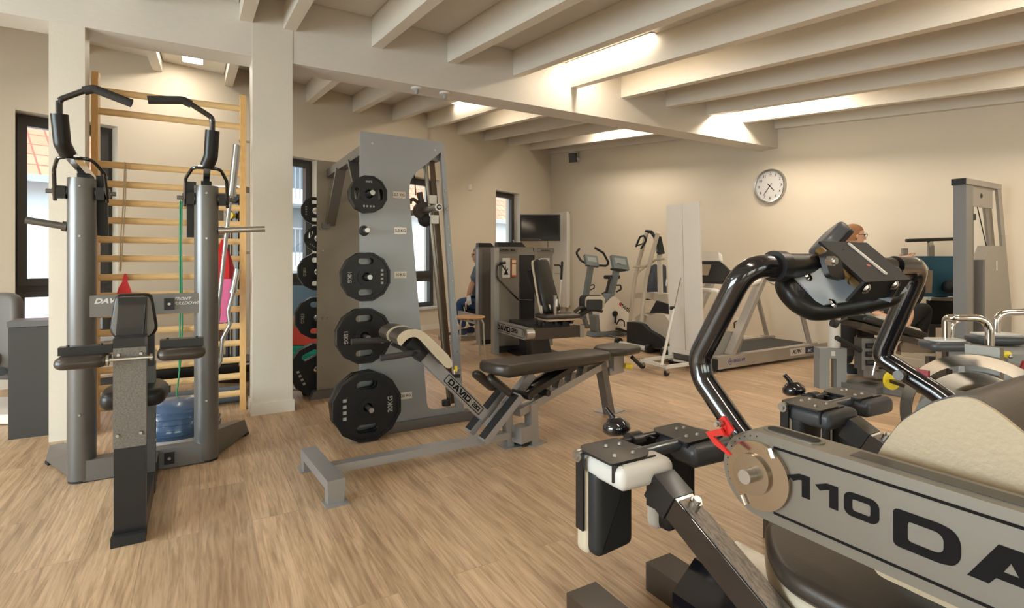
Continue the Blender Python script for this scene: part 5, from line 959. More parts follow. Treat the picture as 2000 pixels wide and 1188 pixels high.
F2 = F @ Matrix.Translation((0, .14, .02)); m = MB(); m.prism(roundpoly([(-.22, -.02), (.22, -.02), (.17, .09), (-.17, .09)], .03), .06, F2, bev=.01); m.out('console_top', whitep, t); m = MB(); m.box((0, .02, -.004), (.26, .12, .006), F); m.box((0, .02, .074), (.26, .12, .006), F); m.out('display', mat('lcd_amber_grey', (.34, .27, .18), .3), cn)
blue_ = mat('blue_violet_print', (.06, .06, .25), .5); F = frame((4.55, Y0-.0008, .092), (1, 0, 0), y=(0, 0, 1))
m = MB(); m.prism([(-.10+.035*cos(i*pi/2+.0), .035*sin(i*pi/2)) for i in range(4)], .001, F, [[(-.10+.024*cos(-i*pi/6), .024*sin(-i*pi/6)) for i in range(12)]]); m.prism([(-.10+.013*cos(i*pi/4+.4)*(1 if i % 2 else .5), .013*sin(i*pi/4+.4)*(1 if i % 2 else .5)) for i in range(8)], .001, F); m.out('emblem', blue_, SR)
text('ERGO-FIT', F @ Matrix.Translation((.04, 0, 0)), .042, blue_, SR, bold=.0008)
F = frame((5.62, Y0-.0008, .096), (1, 0, 0), y=(0, 0, 1)); m = MB(); m.box((.02, 0, 0), (.44, .075, .0014), F); lb = m.out('model_label', whitep, SR); text('ALPIN', F @ Matrix.Translation((-.08, 0, .001)), .058, ink, lb, bold=.001, sx=1.0, shear=.2)
m = MB(); m.box((.155, 0, .001), (.16, .07, .0012), F); l2 = m.out('dark_label', mat('navy_print', (.02, .04, .10), .5), lb); text('IMC', F @ Matrix.Translation((.155, -.008, .0018)), .045, inkw, l2, bold=.0006, shear=.2)
# ================================================================ CABLE TOWER AT THE RIGHT
tp = mat('taupe_silver_paint', (.30, .275, .24), .42, .35)
t = thing('cable_tower', 'tall tapered grey cable tower by the right wall', 'weight machine', (5.6, 1.89, 0))
m = MB(); m.box((5.33, 1.887, .85), (.13, .085, 1.68), bev=.004); m.out('front_column', mat('grey_column_paint', (.20, .195, .19), .42, .35), t)
m = MB(); m.box((5.60, 1.887, 1.706), (.70, .10, .045), bev=.004); m.out('top_plate', tp, t); m = MB(); m.box((5.262, 1.887, 1.706), (.04, .095, .05), bev=.003); m.out('black_end', rubber, t)
m = MB(); m.prism([(-5.95, 1.685), (-6.18, .62), (-6.12, 0), (-6.05, 0), (-6.10, .62), (-5.87, 1.685)], .02, Matrix(((-1, 0, 0, 0), (0, 0, 1, 1.84), (0, 1, 0, 0), (0, 0, 0, 1)))); m.prism([(-5.95, 1.685), (-6.18, .62), (-6.12, 0), (-6.05, 0), (-6.10, .62), (-5.80, 1.685)], .02, Matrix(((-1, 0, 0, 0), (0, 0, 1, 1.915), (0, 1, 0, 0), (0, 0, 0, 1)))); m.out('rear_column', tp, t)
m = MB(); m.box((5.60, 1.86, 1.60), (.42, .012, .17), bev=.002); c_ = m.out('head_panel', tp, t); m = MB(); m.lathe([(0, .004), (.018, .003), (.02, 0)], frame((5.58, 1.853, 1.61), (1, 0, 0), z=(0, -1, 0)), 16); m.out('emblem', rubber, c_)
m = MB(); m.prism([(5.60, .0), (6.08, .0), (6.16, .60), (6.0, 1.20), (5.72, 1.20), (5.60, 1.08)], .09, Matrix(((1, 0, 0, 0), (0, 0, 1, 1.835), (0, 1, 0, 0), (0, 0, 0, 1))), bev=.006); sh = m.out('weight_shroud', tp, t); m = MB(); m.box((5.595, 1.88, .55), (.05, .08, 1.06), bev=.004); m.out('shroud_front', silver, sh)
m = MB(); m.box((5.83, 1.833, 1.03), (.022, .002, .08)); m.out('pale_print', paper, sh)
for x in (5.44, 5.50): m = MB(); m.cyl((x, 1.887, .3), (x, 1.887, 1.52), .011, n=14); m.out('guide_rod', chrome, t)
m = MB(); m.cyl((5.47, 1.87, .55), (5.47, 1.87, 1.52), .003, n=6); m.cyl((5.55, 1.87, 1.52), (5.74, 1.87, 1.18), .004, n=6); m.out('cable', rubber, t)
m = MB(); m.box((5.47, 1.887, 1.43), (.07, .05, .05), bev=.004); m.box((5.47, 1.887, .52), (.05, .04, .12), bev=.004); m.out('stop_block', rubber, t)
m = MB(); m.box((5.49, 1.87, .33), (.2, .1, .14), bev=.004); m.box((5.49, 1.87, .13), (.2, .12, .26), bev=.004); m.out('weight_stack', mat('dark_slate_paint', (.05, .055, .06), .4), t)
# ================================================================ BLUE FOOT BOARD MACHINE
DB = 4.9; q = lambda px, py, d=DB: dep(px, py, d)
t = thing('leg_press', 'leg press with petrol blue foot board and black T-bar handle left of the cable tower', 'leg press', tuple(V((*q(1815, 600).xy, 0))))
m = MB(); m.box((0, 0, .015), (.52, .37, .03), frame(q(1810, 540), RT, y=(0, 0, 1)), .004); m.out('foot_board', mat('petrol_blue_board', (.018, .075, .11), .45), t)
m = MB(); m.box((0, 0, 0), (.26, .25, .02), frame(q(1838, 612, 4.95), RT, y=(0, 0, 1)), .004); m.out('lower_board', rubber, t)
m = MB(); m.cyl(q(1815, 583, 4.85), q(1858, 583, 4.85), .022, n=18); m.out('bright_bar', chrome, t); m = MB(); m.sphere(q(1855, 560, 4.82), .06, n=20); m.out('black_bumper', rubber, t)
m = MB(); m.cyl(q(1770, 470, 4.95), q(1861, 467, 4.95), .016, n=14); m.out('t_bar_grip', grip, t); m = MB(); m.bar(q(1816, 470, 4.95), q(1818, 480, 5.0), .05, .02, up=-FW); m.bar(q(1818, 479, 5.0), q(1818, 505, 5.0), .05, .025, up=-FW); m.out('t_bar_post', steel, t)
m = MB(); m.bar(q(1767, 485, 4.95), q(1767, 505, 4.95), .045, .03, up=-FW); m.cyl(q(1763, 486, 4.9), q(1773, 487, 4.9), .006, n=8); m.out('pin_post', steel, t)
m = MB(); m.box((0, 0, 0), (.30, .08, .03), frame(q(1835, 636, 4.95), RT), .004); [m.bar(q(x, 638, 4.95), V((*q(x, 638, 4.95).xy, 0)), .06, .05, up=-FW) for x in (1817, 1850)]; m.out('stand', silver, t)
m = MB(); b0 = q(1700, 700, 4.8); b0.z = .05; b1 = q(1830, 700, 4.9); b1.z = .05; m.bar(b0, b1, .12, .06, bev=.006); m.out('floor_beam', tp, t)
# treatment bench
t = thing('treatment_bench', 'dark tilted treatment bench on a grey linkage behind the black chest pad', 'treatment bench', tuple(V((*dep(1700, 700, 4.5).xy, 0))))
F = frame(dep(1712, 640, 4.5), (RT*1.0+V((0, 0, -.30))), z=(0, 0, 1)); m = MB(); cushion(m, F, rrect(.55, .45, .04), .06, .02); m.out('pad', leather, t); m = MB(); m.box((0, 0, -.03), (.5, .38, .04), F, .01); m.out('under_frame', bronzed, t)
m = MB(); F2 = frame(dep(1692, 690, 4.45), RT, y=(0, 0, 1)); m.box((0, 0, 0), (.14, .26, .10), F2, .006); m.box((.0, -.14, 0), (.10, .10, .08), F2, .006); m.out('linkage_box', silver, t); m = MB()
for z in (-.07, 0, .07): m.cyl(F2 @ V((-.04, z, .055)), F2 @ V((.05, z, .055)), .022, n=14)
m.out('spring_pack', rubber, t)
m = MB(); m.cyl(dep(1722, 645, 4.35), dep(1714, 690, 4.35), .012, n=12); m.out('strut_body', rubber, t); m = MB(); m.cyl(dep(1714, 690, 4.35), dep(1704, 733, 4.35), .007, n=12); m.out('strut_rod', chrome, t)
m = MB(); m.tube([dep(1634, 660, 4.3), dep(1680, 685, 4.4)], .02, n=12); m.cyl(dep(1625, 630, 4.4), dep(1634, 633, 4.4), .035, n=16, bev=.006); m.cyl(dep(1634, 632, 4.4), dep(1655, 622, 4.4), .012, n=10); m.out('handle', rubber, t)
m = MB(); b0, b1 = onz(1685, 752, .03), onz(1775, 768, .03); m.bar(b0, b1, .14, .05, bev=.006); b2 = dep(1692, 730, 4.45); b2.z = .03; m.box(b2, (.3, .3, .05), bev=.006); m.bar(V((*b2.xy, .05)), b2+V((0, 0, .12)), .08, .08); m.out('base', silver, t)
t = thing('support_stand', 'grey inverted U stand with small white sticker before the treadmill end', 'stand', (4.75, 2.62, 0)); c = onz(1621, 757, 0); F = frame(c, RT)
m = MB(); [m.box((x, 0, .13), (.085, .08, .26), F, .004) for x in (-.07, .075)]; m.box((.003, 0, .295), (.225, .09, .085), F, .005); bd = m.out('stand_body', mat('cool_grey_paint', (.24, .25, .25), .45, .2), t); m = MB(); m.box((0, -.046, .295), (.032, .002, .04), F); m.out('sticker', paper, bd)
m = MB(); m.bar(F @ V((.12, 0, .3)), F @ V((.36, .05, .3)), .05, .06); m.out('cross_arm', bronzed, t)
t = thing('paper_roll', 'upright white cylinder standing on the grey inverted U stand', 'roll', tuple(F @ V((.02, .05, .34)))); m = MB(); m.cyl(F @ V((.04, .0, .339)), F @ V((.04, .0, .60)), .045, n=28, bev=.004); m.out('roll_body', paper, t)
# ---------------------------------------------------------------- therapist and patient
dark = mat('dark_trousers', (.018, .016, .015), .85, bump=.2, bscale=60); shirtb = mat('black_shirt', (.012, .012, .013), .8); beigec = mat('beige_towel_cloth', (.42, .37, .30), .85, bump=.4, bscale=120)
hair_r = mat('red_blond_hair', (.30, .13, .045), .6, bump=.6, bscale=160)
t = thing('person', 'red-blond person with glasses in dark clothes bending behind the black chest pad', 'person', tuple(V((*dep(1662, 700, 5.0).xy, 0)))); Q = lambda px, py, d=5.0: dep(px, py, d)
hp = Q(1665, 590, 5.05)
skin('trousers', [hp, hp-RT*.08, Q(1655, 655, 4.95), Q(1652, 712, 4.95), hp+RT*.08, Q(1690, 660, 5.05), Q(1712, 715, 5.05)], [(0, 1), (1, 2), (2, 3), (0, 4), (4, 5), (5, 6)], [.12, .11, .075, .055, .11, .075, .055], dark, t)
skin('shirt', [hp+V((0, 0, .03)), Q(1672, 540, 4.95), Q(1680, 510, 4.85), Q(1674, 492, 4.85), Q(1655, 512, 4.85), Q(1665, 545, 4.7), Q(1705, 515, 4.85), Q(1712, 545, 4.75)], [(0, 1), (1, 2), (2, 3), (2, 4), (4, 5), (2, 6), (6, 7)], [.12, .125, .12, .06, .06, .05, .06, .05], shirtb, t)
skin('forearm', [Q(1712, 545, 4.75), Q(1725, 520, 4.65), Q(1752, 505, 4.6)], [(0, 1), (1, 2)], [.043, .038, .027], skinm, t); hand(t, Q(1752, 505, 4.6), RT*.6+V((0, 0, .1)), V((0, 0, 1)))
skin('forearm', [Q(1665, 545, 4.7), Q(1672, 575, 4.6), Q(1690, 598, 4.5)], [(0, 1), (1, 2)], [.043, .038, .027], skinm, t); hand(t, Q(1690, 598, 4.5), RT*.6+V((0, 0, -.3)), V((0, 0, 1)))
skin('neck', [Q(1676, 495, 4.87), Q(1672, 475, 4.87)], [(0, 1)], [.05, .048], skinm, t); head(t, Q(1667, 461, 4.85), RT*.8-FW*.1, hair_r, .086, True)
shb = mat('black_sport_shoe', (.015, .02, .02), .6); s_ = shoe(t, V((*onz(1647, 731, 0).xy, 0)), RT-FW*.1, shb, wsole); m = MB(); a = V((*onz(1656, 731, 0).xy, .0)); m.tube([a+V((0, 0, .085)), a+RT*.05+V((0, 0, .09)), a+RT*.09+V((0, 0, .07))], .004, n=6); m.out('green_laces', mat('green_lace', (.03, .45, .25), .5), s_)
shoe(t, V((*onz(1706, 732, 0).xy, 0)), RT-FW*.1, shb, wsole)
t = thing('person', 'patient in dark trousers lying with one shoe sole against the petrol blue board', 'person', tuple(V((*dep(1790, 690, 4.7).xy, 0)))); Q = lambda px, py, d=4.7: dep(px, py, d)
hp = Q(1742, 632)
skin('trousers', [hp, hp+FW*.08, Q(1790, 575, 4.75), Q(1797, 545, 4.78), hp-FW*.08, Q(1808, 598, 4.65), Q(1792, 662, 4.65)], [(0, 1), (1, 2), (2, 3), (0, 4), (4, 5), (5, 6)], [.12, .10, .07, .055, .10, .078, .055], dark, t)
skin('shirt', [hp, Q(1715, 622, 4.6), Q(1690, 612, 4.6), Q(1672, 608, 4.6)], [(0, 1), (1, 2), (2, 3)], [.12, .125, .12, .06], shirtb, t)
skin('forearm', [Q(1700, 612, 4.45), Q(1765, 640, 4.35), Q(1776, 608, 4.35), Q(1760, 585, 4.4)], [(0, 1), (1, 2), (2, 3)], [.045, .05, .042, .026], skinm, t); hand(t, Q(1760, 585, 4.4), V((-.3, 0, 1)), RT)
head(t, Q(1655, 603, 4.62), V((.3, .2, 1)), hairg, .085)
tan = mat('tan_shoe', (.20, .14, .09), .8); sl = mat('tan_sole', (.42, .34, .24), .7)
m = MB(); F = frame(Q(1771, 688, 4.62), RT*1-FW*.2); rings = []
for x, w, h in ((0, .03, .07), (.03, .038, .10), (.10, .038, .09), (.16, .042, .06), (.22, .04, .045), (.26, .012, .025)): rings.append([V((x-.06, w*cos(a), max(.0, h*sin(a)))) for a in [2*pi*i/14 for i in range(14)]])
m.loft(rings, mtx=F); sh_ = m.out('shoe', tan, t, smooth=60); m = MB(); m.box((.07, 0, -.01), (.27, .085, .025), F, .01); m.out('sole', sl, sh_)
m = MB(); F = frame(Q(1799, 540, 4.80), FW*.2+RT*.1, y=(0, 0, 1)); F = frame(Q(1799, 545, 4.80), V((0, 0, 1))+RT*.05, y=-RT); m.prism(roundpoly([(-.13, -.035), (.0, -.03), (.10, -.048), (.135, 0), (.10, .045), (0, .035), (-.13, .035)], .03), .03, F, bev=.006); sl_ = m.out('raised_sole', sl, t); m = MB(); m.box((-.02, 0, .05), (.2, .07, .07), F, .02); m.out('raised_shoe', tan, t)
ribs = thing('towel', 'crumpled beige towel on the treatment bench beneath the patient', 'towel', tuple(dep(1745, 645, 4.4))); m = MB(); rings = []
for i in range(9): x = i/8; c = dep(1700+90*x, 622+28*x+5*sin(i*2), 4.38); rings.append([c+V((.0, 0, .045*cos(a)*(1+.25*sin(3*i+a*2))))+FW*(.07*sin(a)*(1+.2*cos(2*i+a))) for a in [2*pi*k/12 for k in range(12)]])
m.loft(rings); m.out('towel_cloth', beigec, ribs, smooth=70)
# ================================================================ OBJECTS BESIDE THE GIRDER COLUMN, seen left of the rack
t = thing('blue_board', 'slate blue padded board leaning under the second window', 'board', tuple(V((*dep(590, 590, 6.2).xy, 0)))); m = MB(); m.box((0, 0, .0), (.55, .62, .05), frame(dep(592, 610, 6.2), RT, y=(0, .12, 1)), .01); m.out('board', mat('slate_blue_vinyl', (.05, .10, .14), .6), t); m = MB(); b = dep(592, 640, 6.25); m.bar(b, V((*b.xy, 0)), .4, .03, up=FW); m.out('leg_panel', rubber, t)
t = thing('storage_box', 'red plastic box with a brown leather ball behind the column', 'box', tuple(V((*dep(596, 650, 5.9).xy, 0)))); F = frame(V((*dep(596, 650, 5.9).xy, .17)), RT); m = MB()
for c, s in (((0, -.17, .09), (.5, .012, .18)), ((0, .17, .09), (.5, .012, .18)), ((-.25, 0, .09), (.012, .34, .18)), ((.25, 0, .09), (.012, .34, .18)), ((0, 0, .006), (.5, .34, .012))): m.box(c, s, F, .003, 1)
m.out('box_shell', mat('orange_red_plastic', (.55, .045, .015), .4), t)
t = thing('medicine_ball', 'brown leather medicine ball in the red box', 'ball', tuple(F @ V((-.10, 0, .14)))); m = MB(); m.sphere(F @ V((-.11, 0, .155)), .14, n=28); m.out('ball_skin', mat('brown_leather', (.25, .11, .05), .45, var=.2, bscale=6), t, smooth=60)
grm = mat('sea_green_mat', (.0, .30, .22), .6); F = frame(V((*dep(596, 690, 5.9).xy, 0)), RT)
for k in range(6):
    o = MB(); o.prism(rrect(.62, .42, .03, 4, .006*((k*7) % 3), .004*((k*5) % 3)), .024, F @ Matrix.Translation((0, 0, .002+.027*k)) @ Matrix.Rotation(R((k*3) % 4-1.5), 4, 'Z'), bev=.004); o = o.out('gym_mat', grm); tag(o, 'sea green gym mat in the pile under the red box, %s' % ['lowest of the pile', 'second from the floor', 'third from the floor', 'third from the top', 'second from the top', 'topmost of the pile'][k], 'gym mat', 'green gym mats')
dumbbell((0, 0, 0), 40, L=.24, r=.045, mt=rubber, label='black dumbbell on the floor just right of the white column base'); db = [o for o in COL.objects if o.name.startswith('dumbbell') and 'just right' in str(o.get('label'))][0]; p = onz(578, 772, 0); db.matrix_basis = Matrix.Translation(p) @ Matrix.Rotation(R(-20), 4, 'Z')
# ================================================================ THE STREET OUTSIDE
def outp(s, off, z=0): return W0 + WD*s + WN*off + V((0, 0, z))
tile = bpy.data.materials.new('red_roof_tiles'); tile.use_nodes = True; nt = tile.node_tree; N = nt.nodes.new; L = nt.links.new; b = nt.nodes['Principled BSDF']
tc = N('ShaderNodeTexCoord'); br = N('ShaderNodeTexBrick'); br.inputs['Scale'].default_value = 1; br.inputs['Brick Width'].default_value = .30; br.inputs['Row Height'].default_value = .36; br.offset = 0; br.inputs['Mortar Size'].default_value = .018
br.inputs['Color1'].default_value = (.50, .17, .10, 1); br.inputs['Color2'].default_value = (.60, .23, .14, 1); br.inputs['Mortar'].default_value = (.25, .08, .05, 1); L(tc.outputs['UV'], br.inputs[0]); L(br.outputs[0], b.inputs[0]); b.inputs['Roughness'].default_value = .8
pale = mat('pale_render', (.62, .68, .72), .9)
t = thing('neighbour_house', 'pale house with red tiled roof across the yard outside the windows', 'house', tuple(outp(6, 8)))
m = MB(); m.box((6, 11.2, 0.2), (34, 6, 5.2), FWm); m.out('house_wall', pale, t)
m = MB(); a0, a1 = outp(-12, 7.7, 2.75), outp(24, 7.7, 2.75); b0, b1 = outp(-12, 12.5, 7.2), outp(24, 12.5, 7.2); m.add([a0, a1, b1, b0, a0+V((0, 0, -.1)), a1+V((0, 0, -.1)), b1+V((0, 0, -.1)), b0+V((0, 0, -.1))], [(0, 1, 2, 3), (7, 6, 5, 4), (0, 4, 5, 1), (1, 5, 6, 2), (2, 6, 7, 3), (3, 7, 4, 0)])
ro = m.out('tiled_roof', tile, t, smooth=0); uv = ro.data.uv_layers.new(name='UV'); inv = FWm.inverted(); pw = parent_world(t)
for lp in ro.data.loops: c = inv @ (pw @ ro.data.vertices[lp.vertex_index].co); uv.data[lp.index].uv = (c.x, sqrt((c.y-7.7)**2+(c.z-2.75)**2))
m = MB(); m.box((6, 7.66, 2.69), (36, .14, .14), FWm); m.out('gutter', mat('zinc', (.35, .38, .40), .5, .5), t)
t = thing('balcony_block', 'white neighbouring block with railed balconies outside the second window', 'house', tuple(outp(3.3, 6)))
c2 = (onpl(585, 400, outp(0, 6.2), WN)-W0).dot(WD)
m = MB(); m.box((c2, 6.8, 2.2), (2.2, .8, 7.4), FWm); m.out('block_wall', mat('white_render', (.72, .74, .76), .9), t)
for z in (.9, 2.5, 4.1):
    m = MB(); m.box((c2, 6.1, z), (2.2, .7, .12), FWm); bl = m.out('balcony_slab', mat('pale_concrete', (.5, .52, .54), .8), t); m = MB(); m.box((c2, 5.78, z+.95), (2.2, .04, .04), FWm)
    for k in range(19): m.box((c2-1.08+.12*k, 5.78, z+.5), (.02, .02, .9), FWm)
    m.out('railing', mat('grey_railing', (.22, .24, .27), .5), bl)
    m = MB(); m.box((c2+.2, 6.39, z+.95), (.7, .03, 1.1), FWm); m.out('block_window', mat('dim_window', (.12, .14, .17), .2), t)
m = MB(); m.box((5, 20, -.35), (80, 41, .1), FWm); struct(m, 'ground', mat('yard_paving', (.42, .42, .42), .9))
# ================================================================ FOREGROUND BACK MACHINE "DAVID 110" (aligned with the room) and its neighbour
YZa = lambda x: Matrix(((0, 0, -1, x), (-1, 0, 0, 0), (0, 1, 0, 0), (0, 0, 0, 1)))        # local x -> -b, y -> z, normal -> -a
satin = mat('satin_silver_paint', (.20, .182, .152), .32, .5); slate = mat('slate_vinyl', (.060, .062, .068), .36, bump=.12, bscale=260)
scuff = mat('scuffed_bright_steel', (.26, .23, .20), .42, .7, bump=.35, bscale=60, var=.35, stretch=(3, 1, 1))
def foot_unit(t, ox, oy, white_first):
    """knee and foot pads on their plates, hanging pads, floor bars"""
    for k, (x0, x1, y0, y1) in enumerate(((.905, 1.065, 1.045, 1.20), (1.195, 1.335, 1.06, 1.21))):
        x0 += ox; x1 += ox; y0 += oy; y1 += oy; vin = whitev if (white_first and k == 0) else slate
        m = MB(); cushion(m, Matrix.Translation(((x0+x1)/2+.03, (y0+y1)/2-.02, .482)), roundpoly([(-.10, -.085), (.085, -.095), (.09, .03), (.05, .08), (-.10, .08)], [.02, .035, .035, .02, .02]), .062, .022); m.out('knee_pad', vin, t, smooth=50)
        m = MB(); o_ = roundpoly([(x0, y0), (x1-.04, y0), (x1, y0+.03), (x1-.01, y1), (x0+.02, y1), (x0, y1-.03)], .012); m.prism(o_, .006, Matrix.Translation((0, 0, .546)), bev=.002); m.box((x0+.08, y0+.003, .525), (.15, .006, .045), bev=.002); pl_ = m.out('pad_plate', black, t)
        m = MB(); m.bolts([(x0+.045, y0+.04, .552), (x1-.055, y0+.035, .552), (x0+.075, y1-.045, .552), (x1-.04, y1-.05, .552)], (0, 0, 1), .0065, .005); m.out('bolts', steel, pl_)
        hx = ox+(.915 if k == 0 else 1.18); w_ = .13 if k == 0 else .12
        m = MB(); cushion(m, frame((hx+w_/2, 1.175+oy, .385), (1, 0, 0), y=(0, 0, 1)) , roundpoly([(-w_/2, -.115), (w_/2, -.105), (w_/2, .12), (-w_/2, .12)], .022), .062, .018); hp = m.out('shin_pad', rubber, t, smooth=50)
        m = MB(); cushion(m, frame((hx+w_/2-.008, 1.20+oy, .38), (1, 0, 0), y=(0, 0, 1)) , roundpoly([(-w_/2, -.115), (w_/2, -.105), (w_/2, .12), (-w_/2, .12)], .02), .05, .016); m.out('cream_back', cream if k == 0 else whitev, hp, smooth=50)
        m = MB(); m.box((hx-.014, 1.17+oy, .44), (.008, .03, .21), bev=.002); m.out('hanger_bar', black, t)
    m = MB(); m.cyl((.892+ox, 1.175+oy, .535), (.93+ox, 1.175+oy, .535), .017, n=18, bev=.003); m.cyl((.885+ox, 1.175+oy, .535), (.895+ox, 1.175+oy, .535), .009, n=12); m.out('hinge_bolt', steel, t)
    m = MB(); m.cyl((1.03+ox, 1.10+oy, .535), (1.22+ox, 1.10+oy, .535), .018, n=16); m.out('cross_tube', mat('blue_grey_tube', (.05, .06, .075), .3, coat=.4), t)
    m = MB(); m.cyl((1.03+ox, 1.185+oy, .54), (1.22+ox, 1.185+oy, .54), .012, n=16); m.cyl((1.10+ox, 1.19+oy, .53), (1.14+ox, 1.19+oy, .53), .03, n=20, bev=.004); m.out('adjuster_rod', black, t)
    c = V((1.12+ox, 1.27+oy, .545)); m = MB(); m.lathe([(.0, .040), (.024, .035), (.041, .016), (.044, -.002), (.03, -.016), (0, -.016)], frame(c, (1, 0, 0), z=(0, .25, 1)), 24); m.cyl(c+V((-.005, .01, .035)), c+V((-.02, .03, .065)), .009, n=12); m.cyl(c, V((c.x, 1.19+oy, .535)), .008, n=10); m.out('hand_wheel', blackg, t, smooth=60)
    ba, bb = onpl(1302, 928, (1.047, 0, 0), (1, 0, 0)), onpl(1522, 1188, (1.047, 0, 0), (1, 0, 0)); d = (bb-ba).normalized(); o_ = V((ox, oy, 0)); nu = V((0, -d.z, d.y)); nu = nu if nu.z > 0 else -nu
    m = MB(); m.bar(ba-nu*.035+o_, ba+d*(bb-ba).length*1.35-nu*.035+o_, .062, .066, up=nu, bev=.004); ar = m.out('support_arm', blackg, t)
    m = MB(); m.bar(ba+d*.075+nu*.0+o_, ba+d*(bb-ba).length*1.35+o_, .052, .003, up=nu); m.out('worn_steel_face', scuff, ar)
    m = MB(); m.bar(ba-d*.01-nu*.038+o_, ba+d*.065-nu*.038+o_, .072, .076, up=nu, bev=.01); m.out('arm_sleeve', black, ar)
    m = MB(); q_ = ba+d*.10+o_; m.cyl(q_, q_+nu*.02, .014, n=18, bev=.003); m.cyl(q_+nu*.015, q_+nu*.028, .010, n=18, bev=.002); m.out('locking_bolt', steel, ar)
    m = MB(); m.bar(ba-d*.05-nu*.05+o_, ba-d*.10-nu*.05+o_, .03, .03, up=nu, bev=.004); m.out('arm_insert', blackg, ar)
    for x in (.99, 1.308): m = MB(); m.box((x+ox, .85+oy, .045), (.11, .86, .09), bev=.022, seg=3); m.out('floor_bar', brownd, t)
brownd = mat('dark_brown_cover', (.040, .028, .020), .3, coat=.2)
t = thing('back_machine', 'large silver machine lettered 110 with cream-sided saddle and looped black tube rail', 'back training machine', (1.4, .5, 0))
foot_unit(t, 0, 0, True)
m = MB(); m.prism([(1.16, 0), (1.16, .13), (1.25, .2), (1.44, .2), (1.5, .1), (1.5, 0)], .75, Matrix(((1, 0, 0, 0), (0, 0, -1, 1.08), (0, 1, 0, 0), (0, 0, 0, 1))), bev=.008); bs = m.out('base_cover', blackg, t)
m = MB(); m.box((1.225, 1.079, .06), (.05, .004, .12), bev=.001); m.out('slot', rubber, bs); m = MB(); m.bolts([(1.35, 1.05, .2)], (0, 0, 1)); m.out('bolt', steel, bs)
# the lettered beam
FA = 1.01; bw = .075
def circ(cx, cy, r, a0, a1, n): return [(cx+r*cos(R(a0+(a1-a0)*i/n)), cy+r*sin(R(a0+(a1-a0)*i/n))) for i in range(n+1)]
bo = circ(-.702, .6235, .0885, 90, 270, 18) + [(.35, .535), (.35, .712)]
m = MB(); m.prism(bo, bw, YZa(FA+bw), bev=.014, seg=4); bm_ = m.out('lettered_beam', satin, t, smooth=50)
m = MB(); h_ = .0035
for z in (.690, .557): m.box((FA-.0004, .17, z), (.0012, 1.0, .005))
m.out('border_lines', ink, bm_)
F = YZa(FA-.0005)
def put_word(word, y0, y1, z0, z1, par):
    h = z1-z0; L = sum(GL[c][0] if c in GL else 1.45 for c in word)*h; wide(word, F @ Matrix.Translation((-y0, (z0+z1)/2, 0)), h, ink, par, wf=(y0-y1)/L, centre=False)
put_word('110', .638, .468, .612, .655, bm_); put_word('DAVID', .453, .02, .592, .655, bm_)
m = MB(); dcn = V((FA, .702, .6235)); FD = YZa(FA)
m.prism([(-.702+p[0], .6235+p[1]) for p in [(.070*cos(2*pi*i/48), .070*sin(2*pi*i/48)) for i in range(48)]], .010, FD, bev=.0015, seg=1); ds = m.out('angle_disc', mat('polished_disc', (.46, .40, .32), .16, .95), t)
m = MB(); m.prism([(-.712+.042*cos(2*pi*i/40), .6235+.042*sin(2*pi*i/40)) for i in range(40)], .008, YZa(FA-.010), bev=.002); m.out('inner_disc', mat('polished_disc2', (.40, .35, .28), .2, .95), ds)
m = MB(); m.cyl((FA-.016, .71, .6235), (FA-.04, .71, .6235), .0145, n=24, bev=.003); m.out('hub_bolt', steel, ds)
[MB().cyl((FA-.012, *a_), (FA-.012, *b_), .006, n=10).out('stop_pin', chrome, ds) for a_, b_ in (((.665, .672), (.672, .690)), ((.735, .572), (.725, .555)))]
m = MB()
for i in range(11): a = R(95+11*i); c = V((FA-.0004, .702-.0785*cos(a), .6235+.0785*sin(a))); m.box(c, (.001, .0022, .0022))
m.out('scale_marks', ink, bm_)
m = MB(); m.prism(rrect(.125, .042, .0209, 8, -.655+.0, 0), .006, Matrix(((0, -1, 0, FA+.042), (-1, 0, 0, 0), (0, 0, 1, .708), (0, 0, 0, 1)))); m.out('grip_ring', satin, bm_)
m = MB(); m.prism(rrect(.108, .029, .0144, 8, -.655, 0), .0075, Matrix(((0, -1, 0, FA+.042), (-1, 0, 0, 0), (0, 0, 1, .708), (0, 0, 0, 1)))); m.out('grip_hollow', rubber, bm_)
m = MB(); m.box((FA+.042, .40, .7125), (.036, .27, .002)); m.out('slot_recess', mat('dark_bronze_slot', (.035, .028, .022), .3), bm_)
# looped tube rail
TR = .0265; AR_ = 1.76
m = MB(); m.tube([(FA+.04, .70, .62), (FA+.04, .786, .69), (FA+.04, .882, .785), (FA+.04, .893, .835), (FA+.04, .765, 1.058), (FA+.2, .755, 1.058)], TR, n=24, fil=.06, fseg=8)
m.tube([(AR_, .60, .65), (AR_, .69, .71), (AR_, .818, .78), (AR_, .815, .81), (AR_, .72, 1.057), (AR_-.14, .725, 1.057)], TR, n=24, fil=.06, fseg=8); m.cyl((FA+.16, .757, 1.058), (AR_-.1, .725, 1.058), .022, n=24); rl = m.out('tube_rail', blackg, t)
m = MB(); m.cyl((FA+.13, .758, 1.058), (FA+.16, .756, 1.058), .036, n=24, bev=.006); m.cyl((FA+.16, .756, 1.058), (FA+.27, .752, 1.058), .030, n=24, bev=.004); m.out('sleeve', black, rl)
m = MB()
br = [onpl(*p, (FA-.03, 0, 0), (1, 0, 0)) for p in ((1406, 815), (1414, 813), (1432, 838), (1428, 848), (1402, 847), (1390, 842), (1404, 865), (1434, 888), (1437, 888), (1431, 879), (1405, 838), (1412, 838))]
o1 = [onpl(*p, (FA-.03, 0, 0), (1, 0, 0)) for p in ((1403, 822), (1412, 813), (1416, 814), (1434, 840), (1426, 850), (1418, 846))]; m.prism([(-p.y, p.z) for p in o1], .006, YZa(FA-.027), bev=.001)
